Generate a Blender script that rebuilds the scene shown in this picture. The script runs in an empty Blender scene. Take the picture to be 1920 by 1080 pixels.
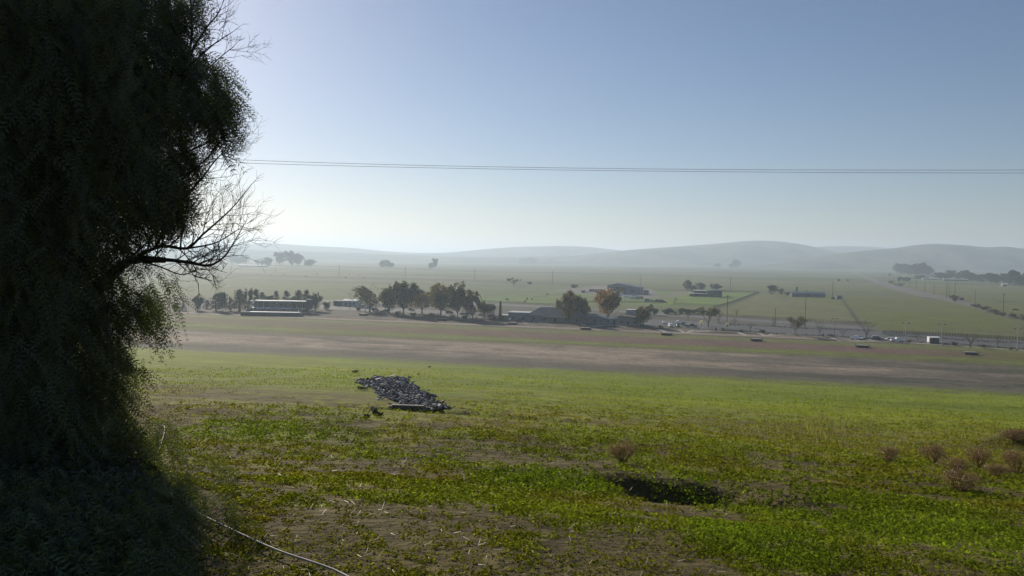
import bpy, math, random
import numpy as np
from mathutils import Vector, Matrix
R = math.radians
random.seed(7)
rng = np.random.default_rng(7)
scene = bpy.context.scene
col = scene.collection

# ------------------------------------------------------------------ camera
F, PITCH, ROLL = 1450.0, R(2.29), R(0.8)
fw = Vector((0, math.cos(PITCH), -math.sin(PITCH)))
u0 = Vector((0, math.sin(PITCH), math.cos(PITCH)))
r0 = Vector((1, 0, 0))
up = u0 * math.cos(ROLL) - r0 * math.sin(ROLL)
rt = r0 * math.cos(ROLL) + u0 * math.sin(ROLL)
cd = bpy.data.cameras.new('camera')
cam = bpy.data.objects.new('camera', cd)
col.objects.link(cam)
cd.sensor_width = 36.0
cd.lens = 36.0 * F / 1920.0
cd.clip_start, cd.clip_end = 0.1, 40000
cam.matrix_world = Matrix(((rt.x, up.x, -fw.x, 0), (rt.y, up.y, -fw.y, 0), (rt.z, up.z, -fw.z, 0), (0, 0, 0, 1)))
scene.camera = cam

# ------------------------------------------------------------------ sky, sun, exposure
SUN_AZ, SUN_EL = R(-28.7), R(21.6)          # azimuth measured from +Y towards +X
w = bpy.data.worlds.new('World'); scene.world = w; w.use_nodes = True
nt = w.node_tree; nt.nodes.clear()
sky = nt.nodes.new('ShaderNodeTexSky'); sky.sky_type = 'NISHITA'; sky.sun_disc = False
sky.sun_elevation, sky.sun_rotation = SUN_EL, SUN_AZ
sky.altitude = 60; sky.air_density = 1.0; sky.dust_density = 0.35; sky.ozone_density = 4.5
bg = nt.nodes.new('ShaderNodeBackground'); bg.inputs[1].default_value = 0.06
wo = nt.nodes.new('ShaderNodeOutputWorld')
tint = nt.nodes.new('ShaderNodeMix'); tint.data_type = 'RGBA'; tint.blend_type = 'MULTIPLY'; tint.inputs[0].default_value = 1; tint.inputs[7].default_value = (1.16, 1.04, 1.03, 1)
nt.links.new(sky.outputs[0], tint.inputs[6]); nt.links.new(tint.outputs[2], bg.inputs[0]); nt.links.new(bg.outputs[0], wo.inputs[0])
sd = bpy.data.lights.new('sun', 'SUN'); sd.energy = 4.8; sd.angle = R(0.5); sd.color = (1.0, 0.90, 0.74)
sun = bpy.data.objects.new('sun', sd); col.objects.link(sun)
sdir = Vector((math.sin(SUN_AZ) * math.cos(SUN_EL), math.cos(SUN_AZ) * math.cos(SUN_EL), math.sin(SUN_EL)))
sun.rotation_euler = sdir.to_track_quat('Z', 'Y').to_euler()
sun.location = (0, 0, 60)
vs = scene.view_settings
vs.view_transform = 'Standard'; vs.look = 'None'; vs.exposure = 0.25; vs.gamma = 1.0; vs.use_curve_mapping = False
scene.cycles.volume_bounces = 1
scene.cycles.max_bounces = 6
scene.cycles.transparent_max_bounces = 16
scene.cycles.use_denoising = True

# ------------------------------------------------------------------ noise and terrain
def vnoise(x, y, s):
    xi = np.floor(x).astype(np.int64); yi = np.floor(y).astype(np.int64)
    fx = x - xi; fy = y - yi
    fx = fx * fx * (3 - 2 * fx); fy = fy * fy * (3 - 2 * fy)
    def h(a, b):
        n = (a * 374761393 + b * 668265263 + s * 1442695041) & 0xffffffff
        n = ((n ^ (n >> 13)) * 1274126177) & 0xffffffff
        n = ((n ^ (n >> 16)) * 2246822519) & 0xffffffff
        return ((n ^ (n >> 15)) & 0xffffff) / float(0xffffff)
    a, b, c, d = h(xi, yi), h(xi + 1, yi), h(xi, yi + 1), h(xi + 1, yi + 1)
    return (a + (b - a) * fx) * (1 - fy) + (c + (d - c) * fx) * fy
def fbm(x, y, s, o=4):
    t = 0; a = 0.5; n = 0
    for k in range(o):
        t = t + a * vnoise(x * 2 ** k + 17.3 * k, y * 2 ** k - 9.1 * k, s + k); n += a; a *= 0.5
    return t / n
def sstep(a, b, x):
    t = np.clip((x - a) / (b - a), 0, 1); return t * t * (3 - 2 * t)
PLAIN = -36.0
NV = np.array([-900, -300, -60, -15, -4, 0, 3.6, 8.5, 13, 26, 58, 120, 190, 235, 262, 285, 20000.])
NZ = np.array([6, 4, .5, -1.0, -1.45, -1.58, -1.66, -2.62, -3.42, -5.7, -10.8, -19.7, -29.6, -34.7, -35.8, PLAIN, PLAIN])
_d = np.diff(NZ) / np.diff(NV)
_m = np.zeros(len(NV))
for i in range(1, len(NV) - 1):
    _m[i] = 0 if _d[i - 1] * _d[i] <= 0 else 2 * _d[i - 1] * _d[i] / (_d[i - 1] + _d[i])
def prof(v):
    v = np.clip(v, NV[0], NV[-1] - 1)
    i = np.clip(np.searchsorted(NV, v) - 1, 0, len(NV) - 2)
    h = NV[i + 1] - NV[i]; t = (v - NV[i]) / h
    return ((1 + 2 * t) * (1 - t) ** 2 * NZ[i] + t * (1 - t) ** 2 * h * _m[i] + t * t * (3 - 2 * t) * NZ[i + 1] + t * t * (t - 1) * h * _m[i + 1])
def V(x, y): return .288 * x + .957 * y
def U(x, y): return .957 * x - .288 * y
BUMPS = []           # (x, y, rx, ry, rot, height) added once their places are known
def H(x, y):
    x = np.asarray(x, float); y = np.asarray(y, float)
    v = V(x, y); z = prof(v)
    on = 1 - sstep(235, 285, v)
    z = z + on * (fbm(x / 14, y / 14, 3, 3) - .5) * .5 * sstep(4, 40, np.abs(v))
    z = z + on * (fbm(x / 1.3, y / 1.3, 5, 3) - .5) * .09
    for (bx, by, rx, ry, a, h) in BUMPS:
        dx, dy = x - bx, y - by
        p = (dx * math.cos(a) + dy * math.sin(a)) / rx; q = (-dx * math.sin(a) + dy * math.cos(a)) / ry
        z = z + h * np.exp(-(p * p + q * q) ** 1.5)
    return z
def ray(px, py):
    px = np.asarray(px, float); py = np.asarray(py, float)
    d = [fw[k] * F + rt[k] * (px - 960) - up[k] * (py - 540) for k in range(3)]
    return d[0] / d[1], d[2] / d[1]
TS = np.geomspace(0.8, 12000, 1500)
def hit(px, py):
    a, c = ray(px, py); a = np.atleast_1d(a); c = np.atleast_1d(c)
    X = a[:, None] * TS; Y = np.ones_like(a)[:, None] * TS
    g = c[:, None] * TS - H(X, Y)
    i = np.argmax(g < 0, axis=1); i = np.where(i == 0, len(TS) - 1, i)
    k = np.arange(len(a)); g0, g1 = g[k, i - 1], g[k, i]
    t = TS[i - 1] + (TS[i] - TS[i - 1]) * np.clip(g0 / (g0 - g1 + 1e-9), 0, 1)
    x, y = a * t, t
    return x, y, H(x, y)
def G(px, py):
    x, y, z = hit(px, py); return Vector((float(x[0]), float(y[0]), float(z[0])))
def mpp(p): return p.y / F
HG = None
def hit_many(px, py):
    """Ground points for many pixels at once, through a coarse table of distances."""
    global HG, TS
    if HG is None:
        gx, gy = np.arange(-950, 2060, 14.), np.arange(540, 1270, 7.); A, B_ = np.meshgrid(gx, gy); old = TS; TS = np.geomspace(1.2, 900, 420)
        d = np.concatenate([hit(A.ravel()[i:i + 6000], B_.ravel()[i:i + 6000])[1] for i in range(0, A.size, 6000)]); TS = old
        HG = (gx, gy, (1 / np.maximum(d, .5)).reshape(A.shape))
    gx, gy, T = HG
    fx = np.clip((px - gx[0]) / 14., 0, len(gx) - 1.001); fy = np.clip((py - gy[0]) / 7., 0, len(gy) - 1.001)
    i, j = fx.astype(int), fy.astype(int); u_, v_ = fx - i, fy - j
    k = (T[j, i] * (1 - u_) + T[j, i + 1] * u_) * (1 - v_) + (T[j + 1, i] * (1 - u_) + T[j + 1, i + 1] * u_) * v_
    y = 1 / k; a, c = ray(px, py); x = a * y
    return x, y, H(x, y)
PIT = (1292, 925)
_p = G(*PIT); BUMPS += [(_p.x, _p.y, 1.1, .85, -.1, -.22), (_p.x - .25, _p.y + .75, .9, .3, -.15, .2), (_p.x + 1.05, _p.y + .1, .5, .4, -.5, .12), (_p.x - .9, _p.y + .1, .3, .5, .3, .08)]
_p = G(1905, 840); BUMPS += [(_p.x + 1.2, _p.y, 2.2, 1.6, 0, .75)]
_p = G(860, 772); BUMPS += [(_p.x, _p.y, 5, 1.2, -.2, -.5)]
_p = G(760, 800); BUMPS += [(_p.x, _p.y, 9, 4, -.1, .35)]

# ------------------------------------------------------------------ helpers
def tag(o, label=None, cat=None, group=None, kind=None):
    if label: o['label'] = label
    if cat: o['category'] = cat
    if group: o['group'] = group
    if kind: o['kind'] = kind
    return o
def link(name, me, parent=None, loc=None):
    o = bpy.data.objects.new(name, me); col.objects.link(o)
    if parent is not None: o.parent = parent
    if loc is not None: o.location = loc
    return o
def empty(name, loc=(0, 0, 0), rz=0, **k):
    o = link(name, None, None, loc); o.rotation_euler.z = rz; o.empty_display_size = .3
    return tag(o, **k)
def copy_tree(o, parent=None):
    c = o.copy(); col.objects.link(c); c.parent = parent
    for ch in [q for q in o.children]: copy_tree(ch, c)
    return c
def npmesh(name, verts, quads, mat=None, colors=None, smooth=False):
    verts = np.asarray(verts, np.float32).reshape(-1, 3); quads = np.asarray(quads, np.int32)
    n, k = quads.shape
    me = bpy.data.meshes.new(name)
    me.vertices.add(len(verts)); me.vertices.foreach_set('co', verts.ravel())
    me.loops.add(n * k); me.loops.foreach_set('vertex_index', quads.ravel())
    me.polygons.add(n); me.polygons.foreach_set('loop_start', np.arange(0, n * k, k, dtype=np.int32))
    try: me.polygons.foreach_set('loop_total', np.full(n, k, np.int32))
    except Exception: pass
    if smooth: me.polygons.foreach_set('use_smooth', np.ones(n, bool))
    if colors is not None:
        at = me.color_attributes.new('Col', 'FLOAT_COLOR', 'POINT')
        c = np.ones((len(verts), 4), np.float32); c[:, :3] = colors
        at.data.foreach_set('color', c.ravel())
    me.update(calc_edges=True); me.validate()
    if mat: me.materials.append(mat)
    return me
class MB:
    def __init__(s): s.v = []; s.f = []; s.m = Matrix.Identity(4)
    def add(s, vs, fs):
        n = len(s.v); s.v += [tuple(s.m @ Vector(p)) for p in vs]; s.f += [tuple(n + i for i in f) for f in fs]; return s
    def box(s, x0, x1, y0, y1, z0, z1):
        return s.add([(x0, y0, z0), (x1, y0, z0), (x1, y1, z0), (x0, y1, z0), (x0, y0, z1), (x1, y0, z1), (x1, y1, z1), (x0, y1, z1)],
                     [(0, 3, 2, 1), (4, 5, 6, 7), (0, 1, 5, 4), (1, 2, 6, 5), (2, 3, 7, 6), (3, 0, 4, 7)])
    def tube(s, pts, rad, n=6, cap=True):
        pts = [Vector(p) for p in pts]
        if not hasattr(rad, '__len__'): rad = [rad] * len(pts)
        vs, fs = [], []
        for i, p in enumerate(pts):
            d = (pts[min(i + 1, len(pts) - 1)] - pts[max(i - 1, 0)]).normalized()
            a = d.cross(Vector((0, 0, 1)) if abs(d.z) < .9 else Vector((1, 0, 0))).normalized(); b = d.cross(a)
            for k in range(n):
                t = 2 * math.pi * k / n; vs.append(p + (a * math.cos(t) + b * math.sin(t)) * rad[i])
        for i in range(len(pts) - 1):
            for k in range(n):
                fs.append((i * n + k, i * n + (k + 1) % n, (i + 1) * n + (k + 1) % n, (i + 1) * n + k))
        if cap: fs.append(tuple(range(n - 1, -1, -1))); fs.append(tuple(range((len(pts) - 1) * n, len(pts) * n)))
        return s.add(vs, fs)
    def prism(s, prof_xz, y0, y1, inset=0):
        n = len(prof_xz); vs = [(x, y0, z) for x, z in prof_xz] + [(x, y1, z) for x, z in prof_xz]
        fs = [tuple(range(n)), tuple(range(2 * n - 1, n - 1, -1))] + [(i, n + i, n + (i + 1) % n, (i + 1) % n) for i in range(n)]
        return s.add(vs, fs)
    def mesh(s, name, mat, smooth=False):
        me = bpy.data.meshes.new(name); me.from_pydata(s.v, [], s.f)
        if smooth: me.polygons.foreach_set('use_smooth', np.ones(len(me.polygons), bool))
        me.update(); me.materials.append(mat); return me
    def build(s, name, mat, parent=None, smooth=False): return link(name, s.mesh(name, mat, smooth), parent)

# ------------------------------------------------------------------ materials
MATS = {}
def new_mat(name):
    m = bpy.data.materials.new(name); m.use_nodes = True; m.node_tree.nodes.clear(); return m, m.node_tree
def mixc(t, fac, a, b, mode='MIX'):
    n = t.nodes.new('ShaderNodeMix'); n.data_type = 'RGBA'; n.blend_type = mode
    for sock, v in ((0, fac), (6, a), (7, b)):
        if hasattr(v, 'is_output'): t.links.new(v, n.inputs[sock])
        elif sock == 0: n.inputs[0].default_value = v
        else: n.inputs[sock].default_value = (*v, 1) if len(v) == 3 else v
    return n.outputs[2]
def noise(t, scale, detail=4, rough=.6, vec=None):
    n = t.nodes.new('ShaderNodeTexNoise'); n.inputs['Scale'].default_value = scale; n.inputs['Detail'].default_value = detail; n.inputs['Roughness'].default_value = rough
    if vec: t.links.new(vec, n.inputs['Vector'])
    return n.outputs['Fac']
def ramp(t, fac, a, b):
    n = t.nodes.new('ShaderNodeMapRange'); n.inputs[1].default_value = a; n.inputs[2].default_value = b
    t.links.new(fac, n.inputs[0]); return n.outputs[0]
def mat(name, c, rough=.8, metal=0, var=.25, scale=3., bump=0., spec=.3):
    if name in MATS: return MATS[name]
    m, t = new_mat(name)
    tc = t.nodes.new('ShaderNodeTexCoord')
    f = noise(t, scale, 5, .6, tc.outputs['Object'])
    lo = tuple(x * (1 - var) for x in c); hi = tuple(min(1, x * (1 + var)) for x in c)
    cc = mixc(t, ramp(t, f, .3, .7), lo, hi)
    p = t.nodes.new('ShaderNodeBsdfPrincipled'); t.links.new(cc, p.inputs['Base Color'])
    p.inputs['Roughness'].default_value = rough; p.inputs['Metallic'].default_value = metal; p.inputs['Specular IOR Level'].default_value = spec
    if bump:
        b = t.nodes.new('ShaderNodeBump'); b.inputs['Strength'].default_value = bump; b.inputs['Distance'].default_value = .02
        t.links.new(f, b.inputs['Height']); t.links.new(b.outputs[0], p.inputs['Normal'])
    o = t.nodes.new('ShaderNodeOutputMaterial'); t.links.new(p.outputs[0], o.inputs[0])
    MATS[name] = m; return m
def leaf_mat(name, c=None, trans=.45, var=.35, scale=2., gloss=.08):
    """Leaves: diffuse plus translucent, colour either flat or from the vertex colours."""
    if name in MATS: return MATS[name]
    m, t = new_mat(name)
    tc = t.nodes.new('ShaderNodeTexCoord'); f = noise(t, scale, 3, .6, tc.outputs['Object'])
    if c is None:
        a = t.nodes.new('ShaderNodeVertexColor'); a.layer_name = 'Col'; base = a.outputs[0]
    else: base = mixc(t, 0, c, c)
    f2 = t.nodes.new('ShaderNodeMapRange'); f2.inputs[1].default_value = .3; f2.inputs[2].default_value = .7
    f2.inputs[3].default_value = 1 - var; f2.inputs[4].default_value = 1 + var; t.links.new(f, f2.inputs[0])
    cc = t.nodes.new('ShaderNodeVectorMath'); cc.operation = 'SCALE'; t.links.new(base, cc.inputs[0]); t.links.new(f2.outputs[0], cc.inputs[3])
    d = t.nodes.new('ShaderNodeBsdfDiffuse'); t.links.new(cc.outputs[0], d.inputs[0])
    tr = t.nodes.new('ShaderNodeBsdfTranslucent')
    tc2 = mixc(t, 1, cc.outputs[0], (1.25, 1.3, .7), 'MULTIPLY'); t.links.new(tc2, tr.inputs[0])
    ms = t.nodes.new('ShaderNodeMixShader'); ms.inputs[0].default_value = trans
    t.links.new(d.outputs[0], ms.inputs[1]); t.links.new(tr.outputs[0], ms.inputs[2])
    out = ms.outputs[0]
    if gloss:
        g = t.nodes.new('ShaderNodeBsdfGlossy'); g.inputs['Roughness'].default_value = .5
        m2 = t.nodes.new('ShaderNodeMixShader'); m2.inputs[0].default_value = gloss
        t.links.new(out, m2.inputs[1]); t.links.new(g.outputs[0], m2.inputs[2]); out = m2.outputs[0]
    o = t.nodes.new('ShaderNodeOutputMaterial'); t.links.new(out, o.inputs[0])
    MATS[name] = m; return m
def ground_mat():
    m, t = new_mat('ground')
    a = t.nodes.new('ShaderNodeVertexColor'); a.layer_name = 'Col'
    tc = t.nodes.new('ShaderNodeTexCoord'); ob = tc.outputs['Object']
    n1 = noise(t, 9., 6, .7, ob); n2 = noise(t, .55, 5, .65, ob); n3 = noise(t, .06, 6, .7, ob)
    def rg(f, lo, hi):
        q = t.nodes.new('ShaderNodeMapRange'); q.inputs[1].default_value = .3; q.inputs[2].default_value = .7
        q.inputs[3].default_value = lo; q.inputs[4].default_value = hi; t.links.new(f, q.inputs[0]); return q.outputs[0]
    def mul(x, y):
        q = t.nodes.new('ShaderNodeMath'); q.operation = 'MULTIPLY'; t.links.new(x, q.inputs[0]); t.links.new(y, q.inputs[1]); return q.outputs[0]
    k = mul(mul(rg(n1, .6, 1.35), rg(n2, .72, 1.25)), rg(n3, .8, 1.2))
    cc = t.nodes.new('ShaderNodeVectorMath'); cc.operation = 'SCALE'; t.links.new(a.outputs[0], cc.inputs[0]); t.links.new(k, cc.inputs[3])
    p = t.nodes.new('ShaderNodeBsdfPrincipled'); t.links.new(cc.outputs[0], p.inputs['Base Color'])
    p.inputs['Roughness'].default_value = .95; p.inputs['Specular IOR Level'].default_value = .1
    b = t.nodes.new('ShaderNodeBump'); b.inputs['Strength'].default_value = .8; b.inputs['Distance'].default_value = .05
    t.links.new(n1, b.inputs['Height'])
    b2 = t.nodes.new('ShaderNodeBump'); b2.inputs['Strength'].default_value = .6; b2.inputs['Distance'].default_value = .5
    t.links.new(n2, b2.inputs['Height']); t.links.new(b.outputs[0], b2.inputs['Normal']); t.links.new(b2.outputs[0], p.inputs['Normal'])
    o = t.nodes.new('ShaderNodeOutputMaterial'); t.links.new(p.outputs[0], o.inputs[0])
    return m

# ------------------------------------------------------------------ ground colours (true albedo of grass, soil, dry lake bed)
def poly_world(pts):
    x, y, z = hit([p[0] for p in pts], [p[1] for p in pts]); return np.stack([x, y], 1)
def inpoly(P, x, y):
    ins = np.zeros(x.shape, bool); n = len(P)
    for i in range(n):
        x1, y1 = P[i]; x2, y2 = P[(i + 1) % n]
        if y1 == y2: continue
        c = ((y1 > y) != (y2 > y)) & (x < (x2 - x1) * (y - y1) / (y2 - y1) + x1); ins ^= c
    return ins
def seg_dist(P, x, y):
    d = np.full(x.shape, 1e9)
    for i in range(len(P) - 1):
        a, b = P[i], P[i + 1]; ab = b - a
        t = np.clip(((x - a[0]) * ab[0] + (y - a[1]) * ab[1]) / (ab @ ab + 1e-9), 0, 1)
        d = np.minimum(d, np.hypot(x - a[0] - ab[0] * t, y - a[1] - ab[1] * t))
    return d
C_GRASS = (.155, .195, .010); C_LIME = (.215, .245, .012); C_OLIVE = (.115, .118, .025); C_SOIL = (.092, .068, .032)
C_TAN = (.31, .245, .19); C_GREY = (.11, .098, .075); C_PURP = (.165, .098, .085); C_DARKG = (.07, .105, .012); C_PALE = (.22, .21, .11); C_YELL = (.17, .165, .03)
# near patches of low clover: (px, py, rx px, ry px, strength) turned into ground ellipses
def ell(px, py, rx, ry):
    c = G(px, py); a = G(px + rx, py); b = G(px, py - ry); e = G(px, py + ry)
    return c.x, c.y, (a - c).length, (b - e).length / 2
GREENS = [(*ell(1255, 925, 60, 22), 1.2), (*ell(480, 812, 190, 20), 1.0), (*ell(1030, 905, 150, 28), 1.0), (*ell(1300, 935, 85, 30), 1.1), (*ell(1420, 1010, 130, 40), .9), (*ell(800, 830, 200, 30), .55),
          (*ell(720, 915, 160, 25), .5), (*ell(1700, 990, 260, 70), .75), (*ell(1100, 960, 160, 40), .3), (*ell(1150, 815, 250, 20), .5), (*ell(560, 800, 60, 14), .5), (*ell(1600, 940, 200, 30), .6), (*ell(600, 850, 60, 20), .35)]
BROWNS = [(*ell(480, 745, 230, 38), .75), (*ell(760, 1010, 260, 75), .85), (*ell(960, 1060, 240, 40), .8), (*ell(620, 930, 130, 30), .5), (*ell(380, 760, 150, 20), .5), (*ell(1180, 900, 70, 40), .9), (*ell(1430, 925, 110, 26), 1.0), (*ell(1130, 1040, 200, 50), .55),
          (*ell(900, 855, 260, 18), .55), (*ell(560, 880, 120, 30), .6), (*ell(1580, 812, 170, 16), .6), (*ell(1890, 840, 70, 22), 1.2), (*ell(250, 1000, 260, 90), .9), (*ell(770, 775, 90, 14), .5), (*ell(1240, 893, 130, 14), 1.6), (*ell(1400, 918, 90, 18), 2.2), (*ell(1200, 903, 60, 20), 2.0), (*ell(1330, 968, 90, 12), 1.0), (*ell(1440, 940, 60, 24), 1.4), (*ell(1190, 925, 45, 40), 1.4)]
def ellmask(L, x, y):
    m = np.zeros(x.shape)
    for (cx, cy, rx, ry, s) in L:
        r = np.hypot((x - cx) / rx, (y - cy) / ry); m = np.maximum(m, s * (1 - sstep(.45, 1.35, r)))
    return m
def cover(x, y):
    """0..1 how much clover grows at a near point."""
    g = ellmask(GREENS, x, y); b = ellmask(BROWNS, x, y)
    n = fbm(x / .9, y / .9, 21, 4)
    yy = sstep(9, 22, y)
    f = .33 + .5 * yy - .22 * (1 - sstep(5.0, 7.5, y)) + .75 * g - .8 * b * (1 - .5 * np.minimum(g, 1)) + (n - .5) * 1.5 + (fbm(x / 2.6, y / 2.6, 27, 3) - .5) * 1.3 + (fbm(x / .33, y / .33, 25, 3) - .5) * 2.2
    return np.clip(f, 0, 1)
FIELDS = [  # (pixel outline, colour, strength)
    ([(880, 560), (1130, 540), (1345, 552), (1345, 575), (1240, 572), (1000, 568), (900, 566)], (.13, .20, .04), .8),
    ([(1215, 566), (1290, 548), (1424, 548), (1345, 575), (1225, 572)], (.15, .21, .035), .8),
    ([(1345, 592), (1425, 549), (1575, 560), (1620, 606)], (.17, .165, .06), .7),
    ([(1440, 553), (1600, 556), (1780, 562), (1920, 612), (1920, 640), (1630, 624), (1610, 580)], (.125, .14, .022), .8),
    ([(1150, 500), (1590, 505), (1760, 560), (1580, 556), (1350, 545), (1210, 540)], (.125, .14, .04), .5),
    ([(1640, 520), (1920, 545), (1920, 600), (1800, 565)], (.13, .145, .035), .7),
    ([(320, 530), (660, 505), (1100, 515), (1120, 548), (880, 560), (600, 550)], (.13, .165, .06), .6),
    ([(600, 572), (940, 566), (1240, 590), (1340, 600), (1200, 606), (960, 602), (700, 590)], (.09, .085, .07), .8),
    ([(1040, 545), (1130, 535), (1230, 545), (1215, 560), (1140, 556)], (.20, .18, .15), .8),
    ([(1225, 556), (1290, 543), (1310, 546), (1250, 562)], (.18, .165, .13), .7),
]
FIELDS = [(poly_world(p), c, s) for p, c, s in FIELDS]
LINES = [  # dark ditches and field edges: (pixel line, half width m, colour)
    ([(600, 518), (760, 520), (980, 531), (1150, 541)], 2.5, (.05, .06, .03)), ([(330, 500), (560, 498), (900, 500)], 9, (.07, .075, .05)),
    ([(1600, 555), (1700, 558), (1760, 561)], 3, (.05, .055, .03)), ([(900, 590), (1120, 598), (1240, 605)], 1.5, (.05, .06, .04)),
    ([(1580, 563), (1600, 590), (1613, 608)], 1.5, (.05, .05, .03)), ([(1212, 541), (1290, 545)], 4, (.05, .06, .03)), ([(1800, 563), (1920, 566)], 3, (.05, .05, .03)),
    ([(1290, 520), (1600, 527)], 8, (.085, .09, .04)), ([(940, 530), (990, 536)], 3, (.05, .06, .04)), ([(1000, 557), (1060, 551)], 3, (.06, .06, .05)),
    ([(375, 520), (420, 532), (355, 538)], 4, (.07, .08, .05)), ([(240, 605), (330, 590), (480, 584)], 2.5, (.045, .04, .035))]
LINES = [(poly_world(p), h, c) for p, h, c in LINES]
RUBP = poly_world([(682, 714), (700, 709), (735, 709), (762, 712), (770, 722), (790, 733), (806, 745), (825, 757), (848, 768), (815, 771), (785, 768), (740, 757), (712, 745), (700, 730)])
def ground_color(x, y):
    x = np.asarray(x, float); y = np.asarray(y, float)
    v, u = V(x, y), U(x, y)
    w1 = fbm(u / 60, v / 22, 31, 4) - .5; w2 = fbm(u / 9, v / 4, 41, 4) - .5; w3 = fbm(u / 300, v / 90, 51, 4) - .5
    c = np.zeros(x.shape + (3,))
    def put(mask, colr):
        nonlocal c
        m = np.clip(mask, 0, 1)[..., None]; c = c * (1 - m) + np.array(colr) * m
    put(np.ones(x.shape), C_GRASS)
    # hillside lawn
    put(sstep(-.02, .2, w1) * .6, C_LIME); put(sstep(.05, .3, w2) * .4, C_OLIVE); put(sstep(.1, .3, -w2) * .35, C_DARKG)
    strk = np.exp(-((v - 105 - 30 * w1) / 28) ** 2) * sstep(0, 40, u); put(strk * .5, C_DARKG)
    # dry lake bed and its bands
    f = v + 22 * w1 + 5 * w2 + np.clip(-u, 0, 260) * .06 + 3
    put(sstep(224, 250, f + 8 * w2), C_GREY)
    tan = sstep(256, 285, f) * (1 - sstep(308, 322, f)) * (1 - sstep(-20, 110, u + 60 * w1)); put(tan * (.75 + 1.6 * w2 + 1.3 * w1), C_TAN)
    put(sstep(.05, .2, fbm(u / 30, v / 3.5, 61, 4) - .5) * sstep(250, 270, v) * (1 - sstep(305, 318, v)) * .6 * (1 - sstep(40, 150, u)), C_TAN)
    put(sstep(.02, .2, fbm(u / 70, v / 9, 66, 4) - .5) * sstep(235, 260, v) * (1 - sstep(305, 330, v)) * .55, (.06, .058, .045))
    put(sstep(60, 170, u) * sstep(232, 250, f) * .8, (.095, .10, .03)); put(sstep(0, 60, u) * np.exp(-((v - 258) / 13.) ** 2) * sstep(-.1, .15, w1 + w2) * .8, (.05, .052, .035))
    put(sstep(309, 316, f * .5 + v * .5) * .9, C_OLIVE)
    g = v + 11 * w1 + 7 * w2
    put(np.exp(-((g - 322) / 6.5) ** 2) * (.75 + 1.2 * w1), (.16, .20, .035))
    put(sstep(327, 336, g) * (1 - sstep(354, 364, g)) * (1 - sstep(50, 120, u)) * (.45 + .5 * sstep(-260, -60, u)), C_PURP)
    put(sstep(357, 363, g) * .9, (.155, .165, .055))
    put(sstep(.08, .3, w2) * sstep(310, 330, v) * .3, (.1, .09, .05))
    # shore strip in front of the park
    put(sstep(374, 379, v + 2 * w2), (.075, .065, .05)); put(sstep(379, 382, v + 2 * w2) * (1 - sstep(388, 391, v)), (.27, .22, .18))
    put(sstep(.0, .15, w2) * sstep(384, 390, v) * (1 - sstep(400, 410, v)) * .7, (.27, .21, .17))
    # valley floor
    put(sstep(402, 410, v), (.115, .10, .08))
    put(sstep(500, 540, v + 10 * w1), (.125, .14, .05)); put(sstep(500, 540, v) * sstep(0, .2, w1) * .5, (.15, .15, .075)); put(sstep(500, 540, v) * sstep(0, .2, w3) * .6, (.095, .10, .055))
    for P, cc, s in FIELDS:
        m = inpoly(P, x + 20 * w2, y + 20 * w2) & (v > 395)
        put(m * s * (.85 + w1 + w2), cc)
    for P, h, cc in LINES:
        put((1 - sstep(h * .5, h * 1.3, seg_dist(P, x, y) + h * w2)) * .85, cc)
    far = sstep(900, 2500, y); put(far * .4, (.115, .125, .07)); put(sstep(600, 1400, y) * sstep(0, .12, fbm(u / 500, v / 130, 71, 4) - .5) * .75, (.06, .07, .035)); put(sstep(600, 1400, y) * sstep(.03, .12, fbm(u / 900, v / 90, 75, 3) - .5) * .7, (.17, .17, .08)); put(far * sstep(.08, .12, fbm(u / 260, v / 40, 78, 3) - .5) * .8, (.035, .045, .025))
    # bare stony bed under the rubble
    put(inpoly(RUBP, x + .3 * w2, y + w2) * .85, (.07, .068, .065))
    # near ground: soil with clover
    near = (1 - sstep(18, 75, y + 60 * w2)) * .9 + .1 * (1 - sstep(18, 40, y))
    cv = cover(x, y)
    fine = fbm(x / .12, y / .12, 81, 3)
    soil = np.array(C_SOIL) * (.6 + .9 * fine[..., None])
    gr = np.array((.165, .18, .020)) * (.6 + .8 * fine[..., None])
    yel = np.array((.21, .17, .03)); yl = (sstep(.5, .65, fbm(x / 1.6, y / 1.6, 91, 3)) * .5)[..., None]; gr = gr * (1 - yl) + yel * yl * (.6 + .8 * fine[..., None])
    k = (.12 + .88 * sstep(.25, .85, cv + (fine - .5) * .9))[..., None]
    nearc = soil * (1 - k) + gr * k
    c = c * (1 - near[..., None]) + nearc * near[..., None]
    return np.clip(c, .01, .9)

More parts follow.
